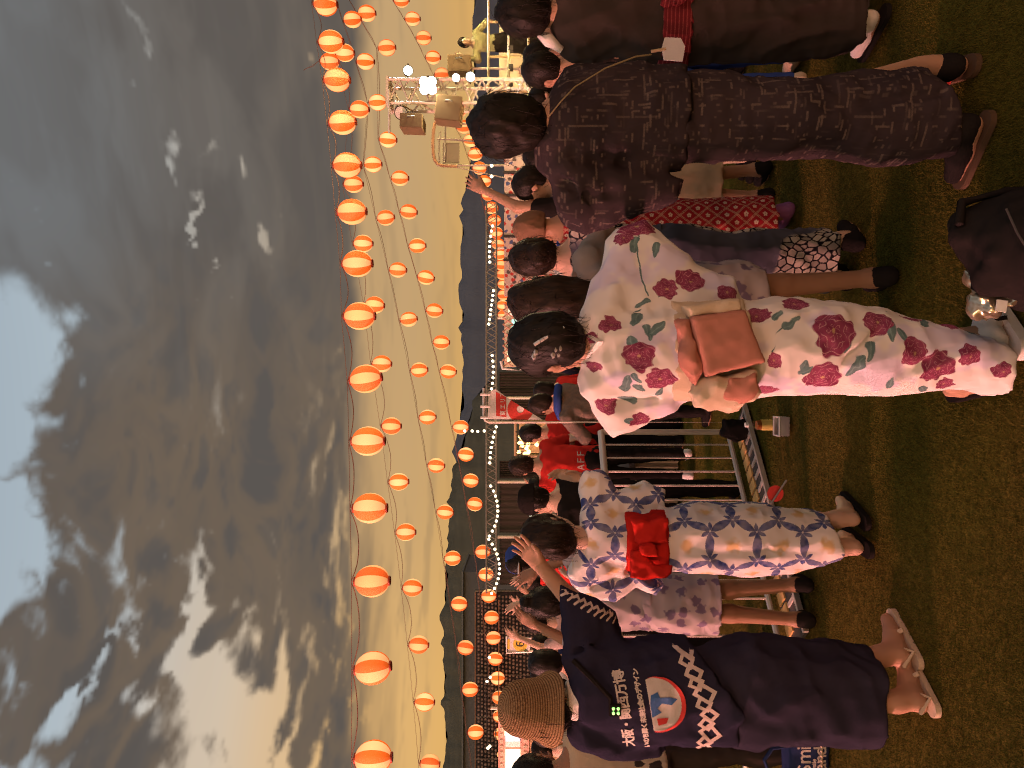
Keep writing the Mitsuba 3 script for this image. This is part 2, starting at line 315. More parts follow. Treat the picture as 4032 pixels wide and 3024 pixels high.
# ---------------------------------------------------------------- paper lanterns on their strings
scene['m_paper'] = {'type': 'twosided', 'bsdf': {'type': 'diffuse', 'reflectance': {'type': 'mesh_attribute', 'name': 'vertex_color'}}}
ORD = ['first', 'second', 'third', 'fourth', 'fifth', 'sixth', 'seventh', 'eighth', 'ninth', 'tenth', 'eleventh', 'twelfth', 'thirteenth', 'fourteenth', 'fifteenth', 'sixteenth', 'seventeenth', 'eighteenth', 'nineteenth', 'twentieth',
       '21st', '22nd', '23rd', '24th', '25th', '26th', '27th', '28th', '29th', '30th']
def shade_mesh(yaw, detail):
    k, rings = (5, 11) if detail else (3, 8); V, Fc, C = [], [], []
    th = np.linspace(.24, math.pi - .24, rings)
    for g in range(8):
        a = yaw + np.linspace(g, g + 1, k) * math.pi / 4; base = sum(len(v) for v in V)
        for ti in th:
            s = np.linspace(-1, 1, k); bulge = 1 + .022 * (1 - s ** 2) * math.sin(ti)
            r = .5 * math.sin(ti) ** .92
            V.append(np.stack([r * bulge * np.cos(a), r * bulge * np.sin(a), np.full(k, .56 * math.cos(ti))], 1))
        i, j = np.meshgrid(np.arange(rings - 1), np.arange(k - 1), indexing='ij')
        q = np.stack([i * k + j, (i + 1) * k + j, (i + 1) * k + j + 1, i * k + j + 1], -1).reshape(-1, 4) + base
        Fc += [q[:, [0, 1, 2]], q[:, [0, 2, 3]]]; C += [np.full(rings * k, g % 2)]
    return trimesh.Trimesh(np.vstack(V), np.vstack(Fc), process=False), np.concatenate(C)
RED, PALE = np.array([1.10, .108, .008]), np.array([1.38, .56, .20])
def lantern(c, D, label, group, yaw, tilt, detail, hang=.10):
    k = thing('paper_lantern', label, 'lantern', group)
    m, g = shade_mesh(yaw, detail); M = trimesh.transformations.rotation_matrix(tilt, [0, 1, 0]); r = np.random.default_rng(int(abs(c[0] * 997 + c[2] * 131)) % 99991)
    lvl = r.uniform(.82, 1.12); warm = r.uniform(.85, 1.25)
    col = np.where(g[:, None] == 0, RED * [1, warm, 1], PALE * [1, warm ** .5, warm]) * lvl * (.52 + .70 * np.clip(1 - (m.vertices[:, 2:3] / .56) ** 2, 0, 1))  # mid height brightened in the vertex colour, as by a bulb within
    def place(q): q = q.copy(); q.apply_scale(D); q.apply_transform(M); q.apply_translation(c); return q
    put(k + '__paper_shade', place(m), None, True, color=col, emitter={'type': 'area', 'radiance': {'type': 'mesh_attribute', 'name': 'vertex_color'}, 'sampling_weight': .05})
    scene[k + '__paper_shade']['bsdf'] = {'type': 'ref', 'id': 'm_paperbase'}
    for z0, z1, nm in ((.52, .59, 'top_ring'), (-.59, -.52, 'bottom_ring')):
        put(k + '__' + nm, place(lathe([(.0, z0), (.155, z0), (.165, (z0 + z1) / 2), (.155, z1), (0, z1)], 12)), 'm_lantern_ring', 40)
    put(k + '__hanger', place(tube([[0, 0, .58], [.02, 0, .58 + hang / 2], [0, 0, .58 + hang]], .016, 5)), 'm_cable')
    return place(trimesh.Trimesh([[0, 0, .58 + hang]], np.zeros((0, 3), int), process=False)).vertices[0]
matt('m_paperbase', (.5, .2, .1)); mat('m_lantern_ring', (.35, .05, .03), .5)
def A(x, y): return (768 - y / 1.1058 / 3.9375, x / 1.1058 / 3.9375)
def B(x, y): return (768 - (y / 1.0884 + 1500) / 3.9375, x / 1.0884 / 3.9375)
def C(x, y): return (768 - y * .46293, x * .46293)
S1 = [A(1418, 20), A(1442, 182), A(1468, 348), A(1492, 533), A(1513, 720), A(1533, 922), A(1557, 1148), A(1566, 1376), B(1568, -9), B(1578, 258), B(1586, 545), B(1595, 858), B(1598, 1230), B(1600, 1615)]
S2 = [A(1436, 268), A(1502, 230), A(1566, 476), A(1540, 802), A(1582, 1060), A(1632, 1328), A(1663, 1584), B(1678, 193), B(1710, 432), B(1740, 648), B(1768, 886), B(1795, 1130), B(1820, 1376), B(1843, 1640)]
S3 = [A(1535, 85), A(1592, 268), A(1645, 446), A(1625, 716), A(1680, 948), A(1733, 1175), A(1780, 1390), A(1826, 1611), B(1833, 155), B(1870, 362), B(1908, 562), B(1940, 760), B(1968, 955), B(1995, 1143), B(2015, 1322), B(2039, 1505)]
S4 = [A(1598, 58), A(1685, 208), A(1690, 608), A(1742, 776), A(1780, 922), A(1818, 1070), A(1855, 1208), A(1892, 1352), A(1922, 1490), A(1952, 1617), B(1975, 198), B(1997, 315), B(2018, 427), B(2035, 528)] + [C(1043, 1192), C(1050, 1241), C(1056, 1287), C(1062, 1334), C(1066, 1378), C(1070, 1423), C(1075, 1465), C(1078, 1507), C(1080, 1546), C(1082, 1585), C(1083, 1625)]
S5 = [A(1748, 0), A(1797, 82), A(1845, 165), A(1886, 250), A(1924, 325)]
S6 = [A(1998, 483), A(2020, 552), A(2050, 612), A(2070, 672)] + [C(1036, 363), C(1046, 392), C(1055, 420), C(1062, 449), C(1068, 476), C(1072, 503), C(1076, 527), C(1080, 549), C(1083, 572), C(1086, 593), C(1088, 614), C(1088, 637), C(1086, 660), C(1088, 680)]
LD = .46
def string(pts, px0, px1, what, hold, sag, order='left'):
    # px0, px1: the lantern's width in the picture at the right and the left end of the string; that gives its distance
    n = len(pts); tops = []
    for i, (U, V) in enumerate(pts):
        y = F * LD / (px0 + (px1 - px0) * i / (n - 1)); c = P(U, V, y); r = np.random.default_rng(int(U * 31 + V))
        no = n - i - 1
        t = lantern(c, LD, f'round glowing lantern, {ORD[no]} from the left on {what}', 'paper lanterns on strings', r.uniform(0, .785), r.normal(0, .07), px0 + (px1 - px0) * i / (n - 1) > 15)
        tops.append(t)
    return tops
def cable(tops, label, ext, sag, r=.008, double=True):
    k = thing('lantern_cable', label, 'cable')
    t = [tops[0] + (tops[0] - tops[1])] * ext + list(tops) + [tops[-1] + (tops[-1] - tops[-2])] * ext
    for j, (a, b) in enumerate(zip(t[:-1], t[1:])):
        s = np.linspace(0, 1, 9)[:, None]; L = np.linalg.norm(b - a)
        w = sag * L * (.7 + .6 * ((j * 37) % 10) / 10)
        p = a + (b - a) * s + np.array([0, 0, -1.0]) * 4 * w * s * (1 - s); p[:, 0] += .02 * np.sin(s[:, 0] * 9 + j)
        part(k, 'power_cord', tube(p, r, 5), 'm_cable')
        part(k, 'wire', tube(np.stack([a, a + (b - a) * .5 + [0, 0, -.004 * L], b]), r * .6, 5), 'm_cable')
    return k
for S, p0, p1, what, sag in ((S1, 20.7, 32.5, 'the highest string', .10), (S2, 16.5, 17.3, 'the second highest string', .11), (S3, 15.5, 14.2, 'the third highest string', .03), (S4, 15.4, 12.3, 'the long string crossing the hills', .03),
                     (S5, 13.5, 12.8, 'the short string beside the performer', .03), (S6, 13.2, 10.6, 'the lowest string right of centre', .03)):
    tp = string(S, p0, p1, what, None, sag); cable(tp, 'thin brown cable of ' + what.replace('string', 'row of lanterns'), 1, sag)
# ---------------------------------------------------------------- cloth, skin, hair
mat('m_skin', (.36, .20, .13), .55, .35); mat('m_skin2', (.27, .14, .085), .55, .35); mat('m_skin3', (.46, .29, .21), .55, .35)
def hair_col(p, n, uv):
    s = mikit.noise(p.x * 160 + p.y * 60, p.y * 140, p.z * 22); return mikit.mix((.004, .003, .0025), (.013, .009, .006), s)
def hairb_col(p, n, uv):
    s = mikit.noise(p.x * 160 + p.y * 60, p.y * 140, p.z * 22); return mikit.mix((.007, .004, .0025), (.024, .013, .007), s)
mat('m_hair', hair_col, .55, .16); mat('m_hair_brown', hairb_col, .55, .16)
def uvwrap(m, cx, yb):
    v = m.vertices; s = np.tanh((v[:, 0] - cx) / .11); return np.stack([v[:, 0] - cx + s * (v[:, 1] - yb), v[:, 2]], 1)
# print of the white yukata: peonies, leaves and pale clouds, laid out on the cloth
FL = []      # (u, v, radius, turn)
LF = []      # leaves (u, v, length, angle)
PL = []      # pale lavender clouds (u, v, radius)
def floral(flowers, leaves, pales, stems):
    def fn(p, n, uv):
        x, y = uv.x, uv.y
        w1 = mikit.noise(x * 55, y * 55, 2.) - .5; w2 = mikit.noise(x * 55, y * 55, 9.) - .5; wx, wy = x + w1 * .010, y + w2 * .010
        base = mikit.mix((.62, .575, .56), (.70, .65, .63), mikit.noise(x * 9, y * 6))
        lav = mi.Float(0)
        for u, v, r in pales:
            d = dr.sqrt(dr.square(wx - u) + dr.square((wy - v) * .85)) / r
            lav = dr.maximum(lav, mikit.smoothstep(1.15, .55, d + (mikit.noise(x * 38, y * 38, 5.) - .5) * .7))
        c = mikit.mix(base, (.48, .42, .62), lav * .60)
        for a, b, c2, d2 in stems:
            ex, ey = c2 - a, d2 - b; L = ex * ex + ey * ey
            t = dr.clip(((wx - a) * ex + (wy - b) * ey) / L, 0, 1); d = dr.sqrt(dr.square(wx - a - t * ex) + dr.square(wy - b - t * ey - .010 * t * (1 - t) * 4))
            c = mikit.mix(c, (.10, .16, .17), mikit.smoothstep(.0034, .0018, d))
        for u, v, l, a in leaves:
            ca, sa = math.cos(a), math.sin(a); lx, ly = (wx - u) * ca + (wy - v) * sa, (wy - v) * ca - (wx - u) * sa
            t = lx / l; wid = .40 * l * dr.sqrt(dr.maximum(t * (1.02 - t) * 4, 0)) * (1.15 - .55 * t)
            inn = mikit.smoothstep(.0025, -.0015, dr.abs(ly) - wid * .55) * dr.select((t > 0) & (t < 1.02), 1., 0.)
            vein = mikit.smoothstep(.0022, .0008, dr.abs(ly)) * .5
            c = mikit.mix(c, mikit.mix((.055, .115, .125), (.16, .25, .25), mikit.noise(x * 110, y * 110) * .6 + vein), inn * .95)
        for u, v, r, turn in flowers:
            dx, dy = wx - u, wy - v; d = dr.sqrt(dr.square(dx) + dr.square(dy)) / r; a = dr.atan2(dy, dx) + turn
            lobe = .92 + .065 * dr.cos(a * 8 + 1.3 * dr.sin(a * 2)) + .07 * dr.cos(a * 3 + 1)
            inn = mikit.smoothstep(.05, -.03, d - lobe)
            ring = d * 3.4 + .35 * dr.cos(a * 5 + dr.floor(d * 3.1) * 2.1); fr = ring - dr.floor(ring)
            edge = mikit.smoothstep(.80, .97, fr) * .55 + mikit.smoothstep(.10, .0, dr.abs(dr.sin(a * 3.5 + d * 2.5))) * .30 * d
            tone = mikit.noise(x * 70, y * 70, 4.)
            pc = mikit.mix(mikit.mix((.15, .024, .060), (.27, .065, .125), tone), (.56, .34, .38), edge)
            pc = mikit.mix(pc, (.55, .40, .20), mikit.smoothstep(.16, .06, d) * .55)
            c = mikit.mix(c, pc, inn)
        return c
    return fn
def star_col(p, n, uv):
    x, y = uv.x, uv.y; S = .120
    w1 = (mikit.noise(x * 40, y * 40, 2.) - .5) * .006; w2 = (mikit.noise(x * 40, y * 40, 8.) - .5) * .006
    gx, gy = (x + w1) / S, (y + w2) / (S * .866)
    best, bx_, by_, row0, col0 = mi.Float(9.), mi.Float(0.), mi.Float(0.), mi.Float(0.), mi.Float(0.)
    for k in (0, 1):
        r = dr.floor(gy) + k; off = (r - 2 * dr.floor(r / 2)) * .5; cc = dr.floor(gx - off + .5); dx, dy = gx - off - cc, (gy - r) * .866
        d = dx * dx + dy * dy; m = d < best
        best = dr.select(m, d, best); bx_ = dr.select(m, dx, bx_); by_ = dr.select(m, dy, by_); row0 = dr.select(m, r, row0); col0 = dr.select(m, cc, col0)
    q = col0 - (row0 - (row0 - 2 * dr.floor(row0 / 2))) / 2; kind = q - row0 - 3 * dr.floor((q - row0) / 3)      # one node in three is left white, with a yellow blot
    d = dr.sqrt(best); a = dr.atan2(by_, bx_); k6 = dr.floor(a / (math.pi / 3) + .5)
    sec = dr.abs(a / (math.pi / 3) - k6) * (math.pi / 3); odd = dr.abs(k6) - 2 * dr.floor(dr.abs(k6) / 2)
    big_ = dr.select(kind > 1.5, odd, 1 - odd)                              # the broad leaves run from star to star, thin ones between
    along, across = d * dr.cos(sec), d * dr.sin(sec); t = along / dr.select(big_ > .5, 1.0, .37); wide = dr.select(big_ > .5, .165, .078)
    petal = mikit.smoothstep(.014, -.014, across - wide * dr.power(dr.maximum(t * (1 - t) * 4, 1e-5), 1.1)) * dr.select(t < 1, 1., 0.) * mikit.smoothstep(.015, .05, along)
    base = mikit.mix((.66, .62, .60), (.76, .71, .68), mikit.noise(x * 14, y * 9))
    blue = mikit.mix((.022, .038, .16), (.060, .092, .27), mikit.noise(x * 120, y * 120))
    star = dr.select(kind < .5, 0., 1.)
    yel = mikit.smoothstep(.34, .10, d + (mikit.noise(x * 60, y * 60, 4.) - .5) * .25) * (1 - star)
    c = mikit.mix(base, (.62, .40, .12), yel * .75)
    return mikit.mix(c, blue, petal * star * (.72 + .28 * mikit.noise(x * 50, y * 50)))
matt('m_star', star_col)
def slub_col(p, n, uv):
    x, y = uv.x, uv.y; base = mikit.mix((.028, .021, .024), (.044, .032, .036), mikit.noise(x * 10, y * 10))
    ro = dr.floor(y * 105); a = mikit.noise(x * 44 + ro * 7.1, ro * 3.3); rowon = mikit.cell_rand(ro, 5.)
    h = mikit.smoothstep(.60, .74, a) * mikit.smoothstep(.40, .75, rowon) * mikit.smoothstep(.5, .2, dr.abs(y * 105 - ro - .5))
    co = dr.floor(x * 96); b = mikit.noise(y * 44 + co * 5.3, co * 2.7); colon = mikit.cell_rand(co, 9.)
    v = mikit.smoothstep(.60, .76, b) * mikit.smoothstep(.55, .85, colon) * mikit.smoothstep(.5, .2, dr.abs(x * 96 - co - .5))
    k = dr.clip(h + v * .9, 0, 1) * (.55 + .6 * mikit.noise(x * 260, y * 260))
    return mikit.mix(base, (.15, .115, .10), k * .62)
matt('m_slub', slub_col)
def diamond_col(p, n, uv):
    x, y = uv.x / .085, uv.y / .105; a, b = x + y, x - y
    fa, fb = a - dr.floor(a), b - dr.floor(b)
    def ln(f): return mikit.smoothstep(.030, .012, dr.abs(f - .45)) + mikit.smoothstep(.030, .012, dr.abs(f - .55))
    lines = dr.clip(ln(fa) + ln(fb), 0, 1)
    # flowers in the middles of the lozenges
    ca, cb = fa - dr.floor(fa + .5) , fb - dr.floor(fb + .5); ux, uy = (ca + cb) * .5 * .085, (ca - cb) * .5 * .105
    d = dr.sqrt(ux * ux + uy * uy); an = dr.atan2(uy, ux)
    fl = mikit.smoothstep(.002, -.002, d - .0135 * (.62 + .38 * dr.abs(dr.cos(an * 2.5)))) * mikit.smoothstep(.001, .004, d)
    c = mikit.mix((.26, .014, .020), (.34, .026, .030), mikit.noise(uv.x * 30, uv.y * 30))
    return mikit.mix(mikit.mix(c, (.50, .34, .24), lines * .85), (.62, .48, .38), fl * .85)
matt('m_diamond', diamond_col)
def kikko_col(p, n, uv):
    x, y = uv.x, uv.y; f, s, r = mikit.voronoi(x * 27, y * 27); zone = mikit.fbm(x * 3.2 + .7, y * 1.7, 3., 2)
    cell = mikit.mix((.20, .18, .16), (.44, .39, .33), r); e = mikit.smoothstep(.10, .22, s - f)
    pat = mikit.mix((.010, .009, .012), cell, e); plain = mikit.mix((.055, .055, .075), (.085, .085, .11), mikit.noise(x * 6, y * 12))
    return mikit.mix(plain, pat, mikit.smoothstep(.40, .44, zone))
matt('m_kikko', kikko_col)
def lilac_col(p, n, uv):
    x, y = uv.x, uv.y; f, s, r = mikit.voronoi(x * 11, y * 11); c = mikit.mix((.34, .28, .31), (.46, .39, .40), mikit.noise(x * 8, y * 20))
    c = mikit.mix(c, (.13, .09, .18), mikit.smoothstep(.34, .20, f + (mikit.noise(x * 70, y * 70) - .5) * .3) * dr.select(r > .45, 1., 0.) * .8)
    return mikit.mix(c, (.60, .48, .50), mikit.smoothstep(.55, .72, mikit.noise(x * 5, y * 3, 4.)) * .35)
matt('m_lilac', lilac_col)
def weave_col(lo, hi, sc=1.0):
    def fn(p, n, uv): return mikit.mix(lo, hi, .6 * mikit.fbm(p.x * 9 * sc, p.z * 9 * sc, p.y * 9 * sc, 3) + .4 * mikit.noise(p.x * 420, p.z * 420, p.y * 420))
    return fn
matt('m_navy', weave_col((.016, .015, .030), (.030, .028, .050))); matt('m_navy2', weave_col((.018, .016, .028), (.036, .032, .050)))
matt('m_brown', weave_col((.034, .025, .022), (.056, .042, .037))); matt('m_tee_black', weave_col((.010, .009, .009), (.022, .018, .017)))
matt('m_tee_red', weave_col((.42, .022, .020), (.56, .040, .032))); matt('m_khaki', weave_col((.46, .33, .20), (.60, .44, .28)))
matt('m_beige', weave_col((.40, .31, .22), (.50, .40, .29))); matt('m_greige', weave_col((.26, .20, .18), (.36, .29, .26)))
matt('m_blue', weave_col((.024, .045, .19), (.045, .08, .28))); matt('m_jean', weave_col((.018, .020, .06), (.03, .034, .09)))
matt('m_cottonwhite', weave_col((.62, .57, .55), (.76, .71, .68))); matt('m_happi_grey', weave_col((.06, .07, .075), (.26, .17, .12), 6.0))
matt('m_obi_red', weave_col((.40, .016, .012), (.52, .030, .022))); matt('m_peach', weave_col((.35, .145, .11), (.42, .19, .145))); matt('m_purple', weave_col((.20, .07, .19), (.32, .13, .28)))
matt('m_obi_cream', weave_col((.46, .36, .26), (.58, .46, .34))); matt('m_greenkimono', weave_col((.16, .17, .09), (.28, .27, .15)))
def stripe_col(p, n, uv): return mikit.mix((.13, .018, .022), (.30, .07, .07), mikit.smoothstep(.3, .5, dr.abs(p.z * 62 - dr.floor(p.z * 62) - .5)) * .8)
matt('m_obi_stripe', stripe_col)
def straw_col(p, n, uv):
    # rows of braid run round the crown
    a = uv.y * 95; fr = a - dr.floor(a); k = mikit.smoothstep(.0, .35, fr) * mikit.smoothstep(1., .65, fr); st = mikit.noise(uv.x * 120 + dr.floor(a) * 3.1, dr.floor(a))
    c = mikit.mix((.11, .062, .032), (.36, .23, .13), k * (.5 + .6 * st))
    h = mikit.smoothstep(.36, .26, mikit.voronoi(uv.x * 9, uv.y * 60)[0]) * mikit.smoothstep(.06, .09, uv.y) * mikit.smoothstep(.16, .13, uv.y)
    return mikit.mix(c, (.03, .016, .01), h * .45)
scene['m_straw'] = {'type': 'twosided', 'bsdf': {'type': 'bumpmap', 'arbitrary': {'type': 'proc', **{k: v for k, v in mikit.proc(lambda p, n, uv:   .0009 * mikit.noise(uv.x * 240, uv.y * 95), 2e-4).items() if k != 'type'}}, 'scale': 1.0,
                                                  'bsdf': {'type': 'diffuse', 'reflectance': mikit.proc(straw_col)}}}

# ---------------------------------------------------------------- building people
def rotz(a): c, s = math.cos(a), math.sin(a); return np.array([[c, -s, 0], [s, c, 0], [0, 0, 1.0]])
def rotx(a): c, s = math.cos(a), math.sin(a); return np.array([[1, 0, 0], [0, c, -s], [0, s, c]])
def add_head(b, c, R, s=1.0, neck=None):
    # face towards R's +y; c is the middle of the skull
    def w(x, y, z): return np.asarray(c) + R @ (np.array([x, y, z]) * s)
    b.ell(w(0, -.012, .022), np.array([.074, .093, .090]) * s, .02, R); b.ell(w(0, .030, -.030), np.array([.062, .062, .082]) * s, .03, R)
    b.ell(w(0, .052, -.082), np.array([.036, .036, .026]) * s, .025, R)
    for e in (-1, 1):
        b.ell(w(e * .030, .094, .004), np.array([.016, .012, .010]) * s, .012, R, cut=True); b.ell(w(e * .030, .082, .003), np.array([.012, .010, .008]) * s, .004, R)
        b.ell(w(e * .078, -.004, -.008), np.array([.010, .020, .032]) * s, .008, R); b.ell(w(e * .036, .066, -.030), np.array([.022, .020, .020]) * s, .02, R)
        b.cap(w(e * .012, .092, .020), w(e * .046, .078, .020), .006 * s, .005 * s, .012)
    b.cap(w(0, .090, .010), w(0, .110, -.022), .008 * s, .012 * s, .012); b.ell(w(0, .088, -.052), np.array([.024, .012, .006]) * s, .008, R); b.ell(w(0, .086, -.062), np.array([.020, .012, .007]) * s, .006, R)
    if neck is not None: b.cap(w(0, -.018, -.055), neck, .050 * s, .056 * s, .03)
def hand_mesh(w, d, n, s=1.0, curl=.5, spread=.12, side=1, h=.0048):
    # w wrist, d the way the fingers point, n the way the palm faces; side +1 puts the thumb on d x n
    d = np.asarray(d, float) / np.linalg.norm(d); n = np.asarray(n, float); n = n - d * (n @ d); n /= np.linalg.norm(n); t = np.cross(d, n) * side
    def W(a, b_, c): return np.asarray(w) + (d * a + t * b_ + n * c) * s
    r = .21 * s; b = Blend(np.asarray(w) - r, np.asarray(w) + r, h)
    b.cap(W(-.045, 0, 0), W(.02, 0, 0), .025 * s, .026 * s, .02)
    for y, l in ((.030, .080), (.010, .084), (-.010, .080), (-.029, .072)): b.cap(W(.012, y * .6, 0), W(l, y, .002), .017 * s, .0125 * s, .015)
    for i, (y, l0, L) in enumerate(((.031, .082, .068), (.011, .087, .076), (-.010, .083, .070), (-.029, .074, .056))):
        p = np.array([l0, y, 0.0]); a, sp = 0.0, spread * (1.2 - .8 * i); r0 = (.0092, .0095, .009, .0078)[i]
        for j, f in enumerate((.45, .31, .24)):
            a += curl * (.55, .75, .5)[j] * (1 + .1 * i); q = p + L * f * np.array([math.cos(a), math.sin(sp) * math.cos(a), math.sin(a)])
            b.cap(W(*p), W(*q), r0 * (1 - .10 * j) * s, r0 * (.93 - .10 * j) * s, .004); p = q
    p = W(.022, .026, .004); q = W(.055, .050, .016); e = W(.085, .060, .026 + .02 * curl); b.cap(p, q, .016 * s, .0115 * s, .012); b.cap(q, e, .0112 * s, .0088 * s, .004)
    return relax(b.mesh(), 1)
def hair_mesh(c, R, s, style, h, seed=1):
    def w(x, y, z): return np.asarray(c) + R @ (np.array([x, y, z]) * s)
    lo, hi = np.asarray(c) - .24 * s - (np.array([0, 0, .42]) * s if style == 'long' else 0), np.asarray(c) + .24 * s
    b = Blend(lo, hi, h)
    b.ell(w(0, -.016, .026), np.array([.090, .108, .106]) * s, .02, R)
    if style in ('short', 'crop'): b.ell(w(0, -.045, -.035), np.array([.076, .066, .070]) * s, .03, R)
    if style == 'bob': b.ell(w(0, -.03, -.045), np.array([.092, .085, .090]) * s, .03, R)
    if style == 'bun': b.ell(w(0, -.045, -.03), np.array([.076, .070, .066]) * s, .03, R); b.ell(w(.0, -.118, -.01), np.array([.052, .040, .050]) * s, .018, R)
    if style == 'updo': b.ell(w(0, -.050, -.045), np.array([.082, .078, .070]) * s, .03, R); b.ell(w(0, -.085, -.020), np.array([.066, .05, .062]) * s, .02, R)
    if style == 'topbun': b.ell(w(0, -.045, -.03), np.array([.076, .070, .066]) * s, .03, R); b.ell(w(0, -.06, .125), np.array([.045, .045, .04]) * s, .018, R)
    if style == 'long':
        b.ell(w(0, -.04, -.05), np.array([.092, .080, .11]) * s, .03, R); b.cap(w(0, -.06, -.08), w(0, -.075, -.36), .085 * s, .070 * s, .03); b.cap(w(.03, -.05, -.10), w(.045, -.06, -.37), .06 * s, .045 * s, .03); b.cap(w(-.03, -.05, -.10), w(-.045, -.06, -.36), .06 * s, .045 * s, .03)
    b.ell(w(0, .105, -.045), np.array([.066, .085, .090]) * s, .018, R, cut=True)
    for e in (-1, 1): b.ell(w(e * .088, .020, -.040), np.array([.026, .044, .046]) * s, .012, R, cut=True) if style != 'long' and style != 'bob' else None
    if style == 'crop': b.keep(-R[:, 2], w(0, 0, -.055))
    b.rough(.0045 * s, .014, seed, (1, 1, 3.2)); b.rough(.007 * s, .05, seed + 5, (1, 1, 1.6)); m = b.mesh()
    if h > .0125: return m
    # loose strands that stand off the outline
    r = np.random.default_rng(seed); vn = m.vertex_normals; out = [m]
    for i in r.integers(0, len(m.vertices), 150 if style != 'crop' else 0):
        p, q = m.vertices[i], vn[i]; t = np.array([0, 0, -1.0]) + r.normal(0, .55, 3); t -= q * (t @ q); t /= np.linalg.norm(t) + 1e-9; l = r.uniform(.03, .07) * s
        pts = np.array([p - q * .004, p + q * .0045 + t * l * .4, p + q * r.uniform(.003, .011) + t * l + [0, 0, -.012 * s]]); w_ = tube(pts, [.0013, .0011, .0005], 3, False); out.append(w_)
    return cat(*out)
def person(label, group=None): return thing('person', label, 'person', group)
def foot(b, heel, toe, s=1.0, ankle=None):
    heel, toe = np.asarray(heel, float), np.asarray(toe, float); ankle = None if ankle is None else np.asarray(ankle, float); u = toe - heel; mid = heel + u * .55
    b.cap(heel + [0, 0, .030 * s], mid + [0, 0, .022 * s], .031 * s, .030 * s, .02); b.cap(mid + [0, 0, .022 * s], toe + [0, 0, .012 * s], .036 * s, .026 * s, .02)
    if ankle is not None: b.cap(heel + u * .12 + [0, 0, .05 * s], ankle, .036 * s, .038 * s, .03); b.cap(ankle - [0, 0, .02], mid + [0, 0, .03 * s], .030 * s, .024 * s, .03)
def sole(a, b_, w, th, z0=0.0):
    a, b_ = np.asarray(a[:2], float), np.asarray(b_[:2], float); l = LineString([a, a + (b_ - a) * .5, b_]); g = unary_union([Point(a).buffer(w * .82), Point(b_).buffer(w), l.buffer(w * .86)]).convex_hull
    m = trimesh.creation.extrude_polygon(g, th, engine='earcut'); m.apply_translation([0, 0, z0]); return m
def Lv(dep, rows):
    # silhouette rows (V, U left, U right, half depth, shift in depth) at a distance -> loft levels in metres
    return [(PZ(V, dep), PX((a + b_) / 2, dep), dep + (r[4] if len(r) > 4 else 0), max(.01, (b_ - a) / 2 / F * dep), r[3]) for r in rows for V, a, b_ in [r[:3]]]
def D(rows): return [(x * .46293, 768 - yl * .46293, 768 - yr * .46293, *rest) for x, yr, yl, *rest in rows]
def Q(x, y, dep): return P(768 - y * .46293, x * .46293, dep)
def poly(dep, pts): return [(q[0], q[2]) for q in (Q(x, y, dep) for x, y in pts)]
def cloth(b, seed, amp=.007, sc=.085, st=(1, 1, 1.8)):
    if st[2] > 1: b.rough(amp * .75, sc * .95, seed + 7, (1, 1, 3.4), True, .35 if seed % 2 else -.35); b.rough(amp * .55, sc * .6, seed + 11, (1.6, 1, 1.0), True, -.6)
    b.rough(amp, sc, seed, st); b.rough(amp * .45, sc * .42, seed + 3, st); return b.mesh()

